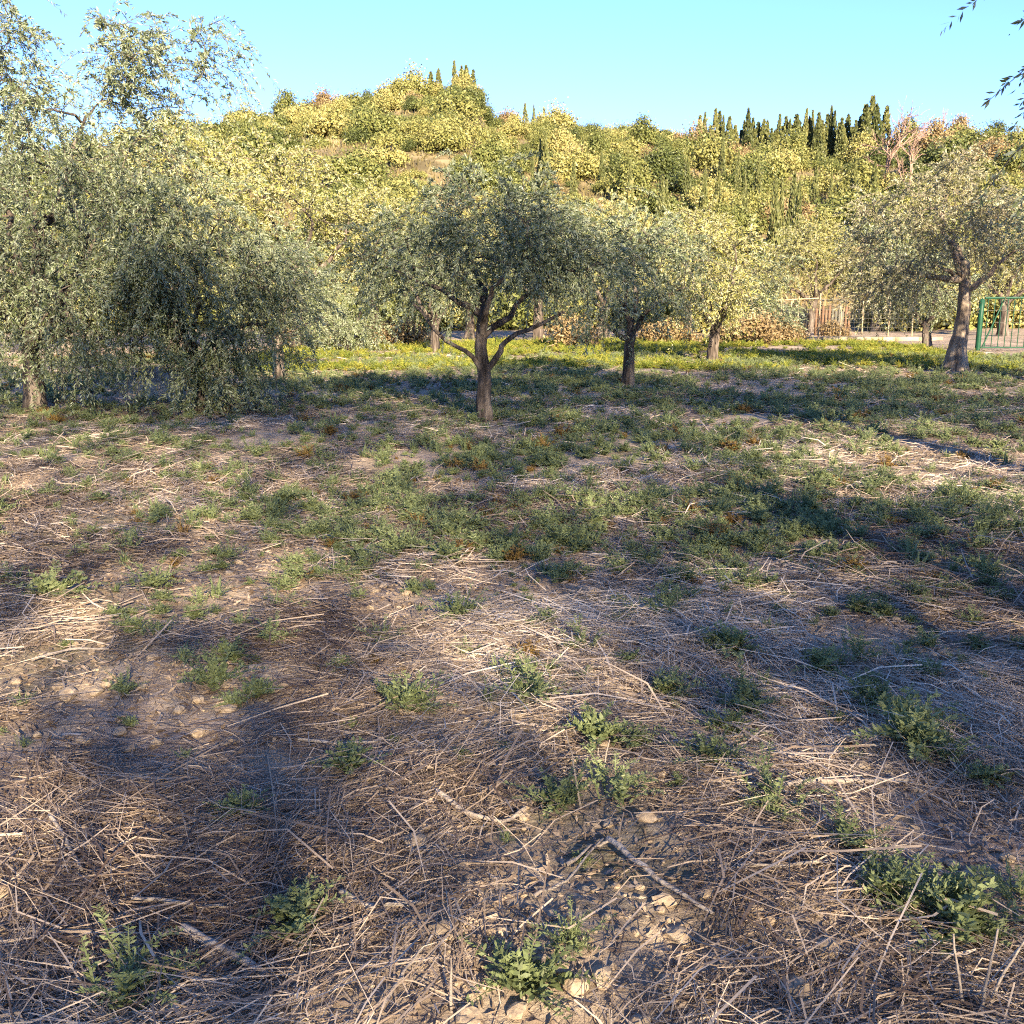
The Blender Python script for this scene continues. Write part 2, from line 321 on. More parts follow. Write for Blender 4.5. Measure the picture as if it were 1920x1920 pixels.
def olive_meshes(name, seed, lobes, trunk_h, trunk_r, lean=(0, 0), clusters=46, twigs=13, per=36, leaf=.065, lw=.14, cl_r=.42, limbs=4, flare=1.6, droop=.5, extra_limbs=(), low_limb=None):
    """meshes of one olive: fluted trunk with its limbs, thin branches, leafy crown; origin at the trunk base"""
    r = np.random.default_rng(seed)
    tr = MB(); br = MB(); cr = MB()
    top = np.array([lean[0], lean[1], trunk_h])
    K = 14; P = limb_path((0, 0, -.12), top, K, .028, r); zz = np.linspace(0, 1, K)
    R = trunk_r * (1 - .28 * zz + (flare - 1) * np.exp(-zz * 6.0))
    tube(tr, P, R, 16, flute=.22, r=r)
    C = []; W = []
    tot = sum(l[6] for l in lobes)
    for (cx, cy_, cz, rx, ry, rz, wt) in lobes:
        n = max(3, int(clusters * wt / tot)); k = 0
        d = norm(r.normal(size=(n, 3))); rad = (.35 + .65 * r.random(n) ** .6)[:, None]
        C.append(np.array([cx, cy_, cz]) + d * rad * np.array([rx, ry, rz])); W.append(np.repeat([[cx, cy_, cz]], n, 0))
    C = np.concatenate(C); W = np.concatenate(W); C[:, 2] = np.maximum(C[:, 2], .25)
    mc = C.mean(0)
    # main limbs reach towards spread-out clusters
    order = [int(r.integers(len(C)))]
    while len(order) < limbs:
        dd = np.min(np.linalg.norm(C[:, None] - C[order][None], axis=2), 1); order.append(int(dd.argmax()))
    ends = []
    for k in order:
        tgt = top + (C[k] - top) * .72; tgt[2] = max(tgt[2], top[2] * .9)
        s = P[-2 - int(r.integers(0, 3))]
        LP = limb_path(s, tgt, 8, .10, r, sag=.05); LR = trunk_r * np.linspace(.55, .16, 8)
        tube(tr, LP, LR, 9, flute=.12, r=r); ends.append(LP)
    for (pts, r0, r1) in extra_limbs:
        pts = np.array(pts, float); n = 9; t = np.linspace(0, len(pts) - 1, n)
        LP = np.stack([np.interp(t, np.arange(len(pts)), pts[:, q]) for q in range(3)], 1); LP[1:-1] += r.normal(size=(n - 2, 3)) * .012
        tube(tr, LP, np.linspace(r0, r1, n), 8, flute=.1, r=r); ends.append(LP)
    allp = np.concatenate(ends)
    pr = np.full(len(allp), trunk_r * .15); todo = list(range(len(C)))
    dist = np.array([np.linalg.norm(allp - C[k], axis=1).min() for k in todo])
    for k in np.argsort(dist):
        c = C[k]; q = np.linalg.norm(allp - c, axis=1) + .35 * np.maximum(0, allp[:, 2] - c[2]); m_ = int(q.argmin()); s = allp[m_]
        BP = limb_path(s, c, 6, .09, r, sag=.06); r0 = min(pr[m_], trunk_r * .15)
        tube(br, BP, np.linspace(r0, max(r0 * .5, .006), 6), 5); allp = np.vstack([allp, BP[2:]]); pr = np.concatenate([pr, np.linspace(r0 * .85, max(r0 * .5, .006), 4)])
    # twigs
    n = len(C) * twigs; ci = np.repeat(np.arange(len(C)), twigs)
    out = norm(C - W * .6 - mc * .4 + 1e-6)[ci]
    d = norm(r.normal(size=(n, 3)) + out * .75 + np.array([0, 0, .25]))
    O = C[ci] + r.normal(size=(n, 3)) * cl_r * .28
    L = cl_r * (.7 + .95 * r.random(n))
    O[:, 2] = np.maximum(O[:, 2], .12)
    hh = (C[:, 2] - C[:, 2].min()) / max(np.ptp(C[:, 2]), .1)
    cv = np.clip(.40 + .34 * (r.random(len(C)) - .5), 0, 1)[ci]
    for k in range(0, n, 2):
        t = np.linspace(0, 1, 3)[:, None]
        tube(br, O[k] + d[k] * L[k] * t + np.array([0, 0, -1]) * t ** 2 * L[k] * droop, np.array([.006, .004, .002]) * (leaf / .065), 3, cap=False)
    V, Q, v = leaves(O, d, L, per, leaf, lw, droop, r, cv)
    keep = V.reshape(-1, 4, 3)[:, :, 2].min(1) > .03
    V = V.reshape(-1, 4, 3)[keep].reshape(-1, 3); v = v.reshape(-1, 4)[keep].ravel(); Q = np.arange(len(V)).reshape(-1, 4)
    cr.add(V, Q, None, v)
    return tr.mesh(name + '_trunk', True), br.mesh(name + '_branches', True), cr.mesh(name + '_crown')

def olive(meshes, loc, rz, label, group=None, sc=1.0, leafmat='olive', name='olive_tree', bark='bark'):
    t = bpy.data.objects.new(name, None); col.objects.link(t); t.location = loc; t.rotation_euler = (0, 0, rz)
    t.scale = (sc, sc, sc) if np.isscalar(sc) else sc
    tag(t, label, 'olive tree' if name == 'olive_tree' else 'shrub', group)
    obj('trunk', meshes[0], M[bark], t); obj('branches', meshes[1], M[bark], t)
    c = obj('crown', meshes[2], M['olive'], t)
    if leafmat != 'olive':
        c.material_slots[0].link = 'OBJECT'; c.material_slots[0].material = M[leafmat]
    return t
def gp(px, py):
    x, y = ground_at(px, py); return (x, y, float(gz(x, y)) - .01)

OLIVES = 'olive trees of the grove'
# the central tree
mA = olive_meshes('olive_a', 11, [(0, 0, 2.14, 1.35, 1.25, .66, 3), (-.85, 0, 1.98, .75, .8, .46, 1.2), (1.0, .1, 1.94, .75, .8, .46, 1.2), (.1, 0, 2.55, .85, .7, .38, .9)], 1.36, .085, lean=(-.03, 0),
    clusters=66, twigs=13, per=60, leaf=.056, lw=.12, limbs=4, extra_limbs=[(((0.02, 0, .62), (.18, -.05, .85), (.26, -.06, 1.0), (.55, -.08, 1.12), (.95, -.05, 1.32)), .042, .02), (((-.03, 0, .60), (-.14, -.05, .78), (-.30, -.02, .9), (-.62, 0, 1.12), (-.9, .05, 1.45)), .034, .016)])
olive(mA, gp(910, 788), 0, 'small rounded olive tree with a forked grey trunk in the middle of the field', OLIVES)
# second tree, to its right and farther off
mB = olive_meshes('olive_b', 23, [(0, 0, 2.05, .95, .95, .85, 3), (-.45, 0, 1.45, .6, .6, .45, 1), (.75, .2, 1.95, .8, .8, .6, 1.4), (0, 0, 2.7, .55, .5, .4, .8)], 0.95, .105, clusters=46, twigs=12, per=50, leaf=.064, lw=.12, limbs=4, flare=1.15)
olive(mB, gp(1178, 728), .2, 'slim olive tree with a straight dark trunk, just right of the middle one', OLIVES)
# third tree
mC = olive_meshes('olive_c', 31, [(0, 0, 2.3, 1.3, 1.2, .95, 3), (-.7, 0, 1.6, .8, .8, .5, 1), (.75, 0, 1.8, .8, .8, .6, 1)], .8, .14, lean=(.12, 0), clusters=46, twigs=12, per=32, leaf=.085, cl_r=.46, limbs=4, flare=1.3)
olive(mC, gp(1335, 680), 1.0, 'yellow-green sunlit olive tree with a crooked trunk beyond the slim one', OLIVES, sc=1.04, leafmat='olive_sunlit_yellow')
# big tree on the right
mD = olive_meshes('olive_d', 41, [(-.6, 0, 3.0, 1.6, 1.5, 1.0, 3), (-1.45, 0, 2.15, .9, .9, .6, 1.1), (.55, 0, 2.8, .8, 1.0, .8, 1.0), (.1, 0, 3.75, .8, .9, .55, .8), (-1.7, 0, 1.7, .65, .6, .35, .5)], 2.2, .135, lean=(.0, 0), clusters=80, twigs=13, per=40, leaf=.068, cl_r=.5, limbs=5, flare=2.7)
olive(mD, gp(1790, 695), 0, 'large olive tree with a thick flared trunk near the green gate', OLIVES, leafmat='olive_sunlit_tan', bark='bark_sunlit')
# tall tree on the left
mE = olive_meshes('olive_e', 53, [(.9, 0, 3.5, 1.6, 1.4, .95, 2.6), (.9, -.2, 1.9, 1.9, 1.5, 1.0, 2.6), (-.15, 0, 4.75, .6, .7, .85, 1.1), (1.95, 0, 4.55, .85, .6, .6, 1.1), (-1.4, 0, 3.1, 1.3, 1.4, 1.5, 1.6), (.5, -.3, 1.3, 1.5, 1.2, .6, .9), (-.4, -.3, 2.0, 1.2, 1.2, 1.0, 1.9)], 1.0, .14, clusters=172, twigs=13, per=56, leaf=.060, lw=.12, cl_r=.50, limbs=7, flare=1.3, droop=.7)
olive(mE, gp(66, 772), 0, 'tall broad olive tree with hanging branches, cut off by the picture\'s left edge', OLIVES)
# the drooping tree beside it
mF = olive_meshes('olive_f', 61, [(.15, 0, 2.0, 1.3, 1.2, .9, 3), (.8, 0, 1.4, .75, .9, .75, 1.4), (-.6, -.1, 1.8, .7, .8, .5, .8), (.45, -.2, .65, .42, .4, .5, .7)], .8, .085, clusters=96, twigs=13, per=58, leaf=.058, lw=.12, cl_r=.44, limbs=5, droop=.75)
olive(mF, gp(372, 772), .0, 'dense olive tree whose drooping foliage hides its trunk and brushes the ground', OLIVES)
# behind: smaller meshes shared by several trees
mG = olive_meshes('olive_g', 71, [(0, 0, 2.7, 1.5, 1.4, 1.0, 3), (-.8, 0, 2.0, .9, .9, .6, 1.1), (.9, .1, 2.1, .9, .9, .6, 1.1), (.2, 0, 3.4, .8, .8, .55, .8)], 1.15, .15, clusters=56, twigs=12, per=44, leaf=.07, lw=.15, cl_r=.5, limbs=5)
mH = olive_meshes('olive_h', 83, [(0, 0, 1.5, 1.1, 1.0, .9, 3), (-.4, 0, .8, .9, .8, .5, 1.4), (.5, 0, .75, .8, .8, .5, 1.2)], .4, .09, clusters=48, twigs=12, per=40, leaf=.07, lw=.15, cl_r=.42, limbs=5)
far = [
    (mG, 526, 708, .70, .4, 'olive', 'olive tree with a double pale trunk between the drooping tree and the sunlit ones'),
    (mG, 816, 662, .85, 2.1, 'olive', 'olive tree with a brown trunk seen under and behind the middle tree\'s left side'),
    (mG, 560, 655, 1.50, 3.9, 'olive_sunlit_yellow', 'tall sunlit yellow-green olive tree behind the drooping one'),
    (mG, 705, 648, 1.22, 5.2, 'olive_sunlit_yellow', 'sunlit olive tree left of and behind the middle tree'),
    (mH, 650, 662, .98, 0.4, 'olive', 'low green olive bush at the grove\'s far edge, with no visible trunk'),
    (mG, 1010, 642, 1.25, 1.1, 'olive', 'grey-green olive tree showing above the middle tree\'s right shoulder'),
    (mG, 1130, 640, 1.2, 2.6, 'olive_sunlit_yellow', 'sunlit olive tree between the middle tree and the slim tree, far behind'),
    (mH, 1428, 640, 1.25, .9, 'olive', 'small dark olive tree at the left end of the wire fence'),
    (mG, 1520, 622, 1.30, 3.1, 'olive_sunlit_yellow', 'bright yellow-green tree rising behind the wire fence'),
    (mG, 1640, 622, 1.28, 4.4, 'olive', 'dark grey-green olive tree behind the wire fence, near its right end'),
    (mC, 1740, 650, .98, 2.2, 'olive', 'olive tree with a dark leaning trunk behind the flared trunk'),
    (mG, 1880, 630, 1.35, 5.9, 'olive_sunlit_yellow', 'sunlit olive tree standing beyond the green gate'),
    (mG, 330, 668, 1.55, 1.9, 'olive_sunlit_yellow', 'sunlit olive tree glimpsed behind the tall tree and the drooping one'),
    (mG, 130, 672, 1.5, 3.3, 'olive', 'olive tree mostly hidden behind the tall broad one'),
    (mG, 1290, 634, 1.2, 0.3, 'olive_sunlit_yellow', 'sunlit tree directly behind the crooked yellow-green olive'),
    (mG, 880, 636, 1.15, 4.0, 'olive_sunlit_yellow', 'sunlit tree far behind the middle tree\'s trunk'),
]
for me, px, py, s, rz, lm, lab in far: olive(me, gp(px, py), rz, lab, OLIVES, s, lm)
# trees at the right edge
x, y = 9.75, 17.2; olive(mD, (x, y, float(gz(x, y))), 2.4, 'dark olive tree crown entering from the picture\'s right edge above the gate', OLIVES, 1.06)
mS = olive_meshes('olive_s', 97, [(0, 0, 5.4, 2.5, 2.5, 2.3, 3), (-.9, 0, 3.6, 1.6, 1.8, 1.0, 1.2), (.9, 0, 3.3, 1.7, 1.8, 1.0, 1.2), (0, 0, 7.3, 1.5, 1.5, .9, .8)], 1.9, .14, clusters=92, twigs=8, per=9, leaf=.11, lw=.15, cl_r=.75, limbs=6)
mR = olive_meshes('olive_r', 101, [(0, 0, 5.0, 1.6, 1.8, 1.2, 3), (.7, 0, 3.9, 1.4, 1.4, .8, 1), (-1.55, 0, 3.15, .42, .4, .30, .32)], 2.2, .15, clusters=50, twigs=10, per=34, leaf=.062, cl_r=.45, limbs=6, extra_limbs=[(((0, 0, 2.2), (-.7, 0, 3.3), (-1.3, 0, 3.5), (-1.6, 0, 3.3)), .05, .012)])
x, y = 5.3, 7.0; olive(mR, (x, y, float(gz(x, y))), 0, 'tree whose few hanging twigs show against the sky at the top right corner', OLIVES)
mT = olive_meshes('olive_t', 98, [(0, 0, 8.4, 2.6, 2.4, 1.7, 3), (1.8, 0, 8.0, 1.8, 2.0, 1.3, 1.6), (-1.9, 0, 8.2, 1.8, 2.0, 1.4, 1.6)], 5.2, .11, clusters=70, twigs=12, per=20, leaf=.115, lw=.18, cl_r=.8, limbs=6)  # unseen tall trees, added to cast shade on the dense olives and the field
x, y = -1.2, -5.2; olive(mT, (x, y, float(gz(x, y))), .2, 'tallest unseen tree added behind the viewpoint to shade the dense trees across the field', 'olive trees behind the viewpoint', (1.5, 1, 1))
for x, y, q in ((5.6, -5.8, 1.2), (12.0, -4.6, 2.6)): olive(mT, (x, y, float(gz(x, y))), q, 'tall unseen olive tree added behind the viewpoint to darken the field', 'olive trees behind the viewpoint', (1.3, 1.3, 1))
mB2 = olive_meshes('olive_bush', 85, [(0, 0, 1.5, 1.1, 1.0, .9, 3), (-.4, 0, .8, .9, .8, .5, 1.4), (.5, 0, .75, .8, .8, .5, 1.2)], .4, .05, clusters=44, twigs=9, per=13, leaf=.055, lw=.16, cl_r=.42, limbs=5)  # thinly leaved bushes added out of view to soften and spread the near shade
for x, y, q in ((-2.4, -6.6, .4), (.5, -7.2, 2.0), (3.4, -5.4, 1.1), (6.3, -5.0, 3.0), (9.3, -4.2, 4.4), (5.0, -8.6, 5.0)): olive(mB2, (x, y, float(gz(x, y))), q, 'bushy unseen tree added behind the viewpoint to shade the near straw', 'bushy trees added behind the viewpoint', 2.1)
# trees behind the viewpoint whose long shadows lie over the field; rearmost row added for more shade
for k, (x, y, s, rz, lab) in enumerate([
    (5.6, -4.6, 1.06, .3, 'first'), (-2.9, -4.6, (.80, .80, .98), 1.4, 'second'), (11.2, -3.4, 1.0, 2.7, 'third'),
    (-8.4, -4.2, .98, 3.9, 'fourth'), (1.6, -7.0, (.8, .8, .86), 5.1, 'fifth'), (17.2, -2.4, .98, .9, 'sixth'), (23.5, 0, 1.0, 2.0, 'seventh'), (8.2, -9.5, (1.1, 1.1, .9), .2, ''), (4.2, -9.2, (.95, .95, .86), 4.2, ''), (13.8, -9.5, (1.1, 1.1, .72), 1.2, ''), (-6.2, -8.6, (.95, .95, .62), 2.2, '')]):
    olive(mS, (x, y, float(gz(x, y))), rz, 'tall unseen olive tree added behind the viewpoint to darken the field', 'olive trees behind the viewpoint', s)

# ------------------------------------------------------------------ hillside shrubs, cypresses, bare trees
def shrub_mesh(name, seed, rx, ry, rz, n, size, lumps, up=.15, rag=.38):
    r = np.random.default_rng(seed)
    d = norm(r.normal(size=(lumps, 3))); d[:, 2] = np.abs(d[:, 2]) * 1.0 - .15
    C = d * np.array([rx, ry, rz]) * (.5 + .45 * r.random((lumps, 1))); C[:, 2] += rz * .35
    lr = (.26 + .22 * r.random(lumps)) * min(rx, rz)
    ci = r.integers(lumps, size=n)
    e = norm(r.normal(size=(n, 3)) + np.array([0, 0, .35]))
    p = C[ci] + e * (lr[ci] * (1 + rag * r.normal(size=n)))[:, None]
    p[:, 2] = np.maximum(p[:, 2], -.3)
    nn = norm(e + .7 * r.normal(size=(n, 3))); a = perp(nn, r); b = np.cross(nn, a)
    s = (size * (.6 + .8 * r.random(n)))[:, None]
    V = np.stack([p - a * s, p - b * s * .6, p + a * s, p + b * s * .6], 1).reshape(-1, 3)
    v = np.clip(.5 + .3 * (r.random(lumps)[ci] - .5) + .25 * (r.random(n) - .5), 0, 1)
    mb = MB(); mb.add(V, np.arange(n * 4).reshape(-1, 4), None, np.repeat(v, 4))
    return mb.mesh(name)
SH = [shrub_mesh('round_shrub', 1, 2.2, 2.2, 2.2, 6000, .115, 22), shrub_mesh('broad_shrub', 2, 2.9, 2.6, 1.7, 7000, .115, 28), shrub_mesh('tall_shrub', 3, 1.9, 1.9, 2.9, 6000, .115, 24),
      shrub_mesh('ragged_shrub', 4, 2.4, 2.4, 1.9, 4600, .115, 16, rag=.5), shrub_mesh('low_shrub', 5, 2.6, 2.3, 1.0, 3600, .105, 22)]
for k, s in enumerate(SH): s.materials.append(M['shrub'])
SHRUBS = 'shrubs covering the hillside'
lab_sh = ['rounded olive-green shrub growing on the sunlit hillside', 'broad olive-green shrub growing on the sunlit hillside', 'tall olive-green shrub growing on the sunlit hillside', 'ragged olive-green shrub growing on the sunlit hillside', 'low spreading shrub growing on the sunlit hillside']
def place_shrub(x, y, k, s, rz, label=None, mat=None, group=SHRUBS, name='hill_shrub', sz=1.0, sink=.25):
    o = obj(name, SH[k], None, None, (x, y, float(hz(x, y)) - sink), rz, (s, s, s * sz)); tag(o, label or lab_sh[k], 'shrub', group)
    if mat: o.material_slots[0].link = 'OBJECT'; o.material_slots[0].material = M[mat]
    return o
r = np.random.default_rng(5)
pts = []
tries = 0
while len(pts) < 298 and tries < 60000:
    tries += 1
    y = FOOT_D + 6 + (CREST_D + 1 - FOOT_D - 6) * r.random() ** .75; x = (r.random() * 2 - 1) * .56 * y
    d0 = 2.6 + 2.0 * (y / CREST_D)
    bare = vnoise(x * .07 + 3, y * .07 + 1)
    if bare < .30: continue
    if x / y > .17 and y > 130 or .05 < x / y < .155 and y > 138: continue
    if all((x - a) ** 2 + (y - b) ** 2 > d0 ** 2 for a, b in pts): pts.append((x, y))
def hill_zone(x, y):
    px = 960 + 1920 * x / y * .95; t = (y - FOOT_D) / (CREST_D - FOOT_D)
    sec = next(n for lim, n in [(450, 'behind the tall broad olive'), (760, 'under the domed ridge tree'), (1000, 'behind the middle olive'), (1250, 'under the bare skyline'), (1480, 'under the cypress row\'s first half'), (1650, 'under the cypress row\'s second half'), (1e9, 'behind the olive by the gate')] if px < lim)
    return ('low on the slope, ' if t < .33 else 'halfway up the slope, ' if t < .68 else 'near the top of the slope, ') + sec
def field_zone(x, y):
    u = 960 + 1860 * x / math.hypot(y, .4)
    return ('in the nearest straw' if y < 3.0 else 'in the near half of the foreground' if y < 4.6 else 'in the weedy middle distance' if y < 9 else 'out towards the trees') + (', at the left' if u < 640 else ', in the centre' if u < 1280 else ', at the right')
SRC = []
for x, y in pts:
    k = int(r.choice(5, p=[.27, .25, .14, .18, .16])); dry = r.random() < .07
    s = (.55 + .75 * r.random() ** 1.4) * (.75 + .3 * y / CREST_D) * (.8 if y > 140 else 1)
    o = place_shrub(x, y, k, s, r.random() * 6.28, ('brownish dry shrub ' if dry else lab_sh[k].split(' growing')[0] + ' ') + hill_zone(x, y), 'dry_shrub' if dry else None)
    SRC.append((o, k, dry))
def crest(px, py=None, D=CREST_D - 2):
    x = at_depth(px, 200, D)[0]; return x, D
for px, k, s, sz, lab, mat in [
    (540, 2, 1.1, 1.1, 'round-topped tree standing apart at the ridge\'s left end', None), (612, 3, 1.1, 1.1, 'reddish-brown bush on the skyline beside the round-topped tree', 'dry_shrub'),
    (660, 1, 1.2, 1, 'wide bush on the skyline left of the dark domed tree', None), (772, 0, 1.25, 1.2, 'large dark domed tree on the ridge left of the tall cypresses', None), (735, 1, 1.2, 1.1, 'bush leaning against the dark domed tree on the ridge', None),
    (700, 3, .9, 1, 'orange-tinged bush on the skyline in the ridge\'s dip', 'dry_shrub'), (884, 0, .8, 1.1, 'rounded shrub at the edge of the ridge step below the cypresses', None), (842, 1, .8, .9, 'bush at the foot of the ridge cypresses', None), (950, 3, 1.0, 1, 'orange-brown bush just right of the ridge step', 'dry_shrub'),
    (1250, 1, .9, .9, 'low bush on the bare part of the skyline', None), (1745, 0, .50, 1.2, 'tiny round lone tree on the skyline between the bare trees', None), (1700, 2, 1.15, 1.2, 'upright green tree beside the bare pinkish tree on the ridge', None), (1805, 2, .9, 1.1, 'brownish bush on the skyline right of the lone round tree', 'dry_shrub')]:
    x, y = crest(px); o = place_shrub(x, y, k, s, px * .7, lab, mat, None, 'ridge_tree' if 'tree' in lab else 'ridge_shrub', sz)
    o['category'] = 'tree' if 'tree' in lab else 'shrub'

def cypress_mesh(name, seed, n=1300):
    r = np.random.default_rng(seed); z = r.random(n) ** 1.15; prof = np.minimum(1, (1 - z) ** .95 * 1.25) * np.minimum(1, .6 + z * 4)
    a = r.random(n) * 6.283; rr = .105 * prof * (.75 + .4 * r.random(n)) * (1 + .25 * np.sin(a * 3 + z * 9 + seed))
    p = np.stack([np.cos(a) * rr, np.sin(a) * rr, z], 1)
    u = norm(np.stack([np.cos(a) * .25, np.sin(a) * .25, np.ones(n)], 1) + .18 * r.normal(size=(n, 3))); w = perp(u, r)
    l = (.035 + .035 * r.random(n))[:, None]
    V = np.stack([p, p + u * l * .5 + w * l * .28, p + u * l, p + u * l * .5 - w * l * .28], 1).reshape(-1, 3)
    mb = MB(); mb.add(V, np.arange(n * 4).reshape(-1, 4), None, np.repeat(np.clip(.45 + .5 * (r.random(n) - .5), 0, 1), 4))
    return mb.mesh(name)
CY = [cypress_mesh('cypress_%s' % 'abc'[k], 200 + k) for k in range(3)]
stem = MB(); tube(stem, [(0, 0, -.05), (0, 0, .12), (0, 0, .5)], [.02, .014, .006], 5); STEM = stem.mesh('cypress_stem')
CYG = 'cypresses on the hill'
def cypress(px, top, D, w, label, base=None):
    x, y, zt = at_depth(px, top, D); zb = float(hz(x, y)) - .2; h = max(2.0, zt - zb)
    t = bpy.data.objects.new('cypress_tree', None); col.objects.link(t); t.location = (x, y, zb); t.rotation_euler = (.02 * math.sin(px * 3.7), .025 * math.sin(px * 1.3), px); t.scale = (w * h ** .5 * (1.9 + .28 * (px * 13 % 7)) , w * h ** .5 * (1.9 + .28 * (px * 13 % 7)), h)
    tag(t, label, 'cypress', CYG); obj('trunk', STEM, M['bark'], t); obj('crown', CY[px % 3], M['cypress'], t)
for px, top in [(1312, 218), (1322, 213), (1342, 206), (1348, 211), (1358, 219), (1367, 221), (1381, 236), (1398, 228), (1404, 207), (1410, 224), (1423, 231), (1431, 227), (1440, 229), (1452, 247), (1462, 217), (1474, 221), (1482, 226), (1492, 217), (1500, 230), (1511, 207), (1518, 222), (1526, 209), (1537, 214), (1544, 228), (1550, 217), (1560, 204), (1568, 211), (1579, 224), (1590, 219), (1600, 240), (1317, 240), (1333, 238), (1353, 240), (1372, 245), (1390, 246), (1416, 244), (1436, 250), (1447, 242), (1457, 244), (1468, 238), (1488, 240), (1506, 236), (1521, 238), (1532, 234), (1555, 236), (1573, 232), (1584, 240), (1607, 228), (1614, 222)]:
    cypress(px, top, CREST_D + 1.5 - (px * 7 % 5), 1.0, 'slender cypress in the dense row along the right half of the hill crest')
for px, top, D, w, lab in [(1625, 200, 147, 1.2, 'cypress just left of the bare pinkish tree'), (1634, 185, 150, 1.2, 'tallest cypress among those behind the bare pinkish tree'), (1647, 200, 148, 1.1, 'cypress behind the bare pinkish tree\'s left branches'), (1661, 202, 150, 1.1, 'reddish cypress right behind the bare pinkish tree'),
    (808, 136, 149, 1.05, 'leftmost thin cypress of the group on the hill\'s highest point'), (822, 131, 150, 1.05, 'second thin cypress from the domed tree on the hilltop'), (853, 116, 150, 1.05, 'tallest thin cypress on the hilltop'), (864, 126, 149, 1.05, 'thin cypress just right of the tallest one on the hilltop'), (876, 125, 150, 1.05, 'thin cypress near the hilltop\'s edge'), (886, 132, 149, 1.05, 'last thin cypress before the ridge step'),
    (985, 195, 150, .9, 'cypress left of the pair above the ridge step\'s foot'), (1001, 197, 149, .8, 'pale thin cypress in the short row on the middle skyline'), (1021, 203, 150, .9, 'cypress right of the short row on the middle skyline'), (1042, 219, 146, .8, 'short dark cypress just below the middle skyline'), (1060, 212, 147, .8, 'thin cypress standing alone on the middle skyline'),
    (1024, 250, 88, .6, 'tall narrow dark cypress halfway up the slope'), (1013, 260, 89, .55, 'yellowish cypress beside the tall narrow dark one on the slope'), (1356, 255, 99, .6, 'dark cypress on the slope below the crest row'), (1240, 335, 71, .5, 'left cypress of the pair in the middle of the slope'), (1249, 342, 71.5, .5, 'right cypress of the pair in the middle of the slope'),
    (1458, 338, 67, .5, 'left cypress of the tall pair low on the slope'), (1469, 341, 67.5, .5, 'right cypress of the tall pair low on the slope'), (1605, 298, 87, .6, 'cypress below the right end of the crest row'), (1385, 285, 91, .6, 'cypress on the slope under the middle of the crest row'), (1425, 298, 86, .6, 'dark cypress on the slope between the crest row and the tall pair'), (1530, 312, 83, .6, 'cypress on the slope right of the tall pair'), (1345, 325, 75, .55, 'cypress low on the slope left of the tall pair'), (1130, 288, 90, .55, 'thin cypress on the slope right of the tall narrow dark one')]:
    cypress(px, top, D, w, lab)

for px, top, D in [(1000, 290, 84), (1075, 300, 83), (1180, 305, 82), (1290, 300, 85), (1320, 318, 79), (1400, 325, 76), (1487, 330, 70), (1502, 345, 67), (1560, 325, 77), (1640, 305, 84), (940, 285, 86), (1100, 270, 96)]:
    cypress(px, top, D, .55, 'slender cypress standing among the shrubs on the slope')

def bare_tree_mesh(name, seed, h, depth, spread, r0):
    r = np.random.default_rng(seed); mb = MB()
    def grow(p, d, L, rad, lev):
        q = p + d * L; tube(mb, limb_path(p, q, 5, .06, r), np.linspace(rad, rad * .6, 5), 5, var=.5)
        if lev == 0: return
        for k in range(int(r.integers(3, 5))):
            dd = norm((d + r.normal(size=3) * spread + np.array([0, 0, .12]))[None])[0]; f = .45 + .55 * r.random()
            grow(p + d * L * f, dd, L * (.55 + .25 * r.random()), rad * .55, lev - 1)
    grow(np.array([0, 0, -.3]), np.array([0.04, 0, 1.]), h * .38, r0, depth)
    return mb.mesh(name)
def bare(me, px, D, s, label, name='bare_tree'):
    x, y, _ = at_depth(px, 200, D); o = obj(name, me, M['bark_pale'], None, (x, y, float(hz(x, y)) - .2), 0, s); tag(o, label, 'tree')
bare(bare_tree_mesh('bare_tree_a', 3, 6.0, 4, .6, .10), 1668, 92, 1.85, 'leafless pinkish tree with spreading branches in front of the ridge cypresses')
bare(bare_tree_mesh('bare_tree_b', 8, 6.0, 3, .22, .09), 1686, 150, 1.0, 'thin bare tree on the skyline above the leafless pinkish tree')
bare(bare_tree_mesh('bare_tree_c', 12, 6.5, 3, .22, .10), 1768, 149, 1.08, 'thin bare tree on the skyline beside the lone round tree')
bare(bare_tree_mesh('bare_tree_d', 15, 5.0, 4, .5, .12), 1716, 88, 1.4, 'second leafless reddish tree lower on the slope above the big olive')

# smaller scrub that fills the gaps between the shrubs
src = [next(o for o, k, dr in SRC if k == q and not dr) for q in range(5)]
n = 420; y = FOOT_D + 4 + (CREST_D - FOOT_D - 4) * r.random(n) ** .8; x = (r.random(n) * 2 - 1) * .60 * y
ok = ~((x / y > .17) & (y > 140)) & (vnoise(x * .07 + 3, y * .07 + 1) > .26); x, y = x[ok], y[ok]; n = len(x)
sz = (.28 + .42 * r.random(n)) * (.75 + .3 * y / CREST_D); S = np.stack([sz, sz, sz * (.7 + .5 * r.random(n))], 1)
gn_scatter('hill_scrub', np.stack([x, y, hz(x, y) - .15], 1), r.random(n) * 6.28, S, r.integers(5, size=n), src, 'small scrub merging the hillside shrubs into one thicket', 'scrub')
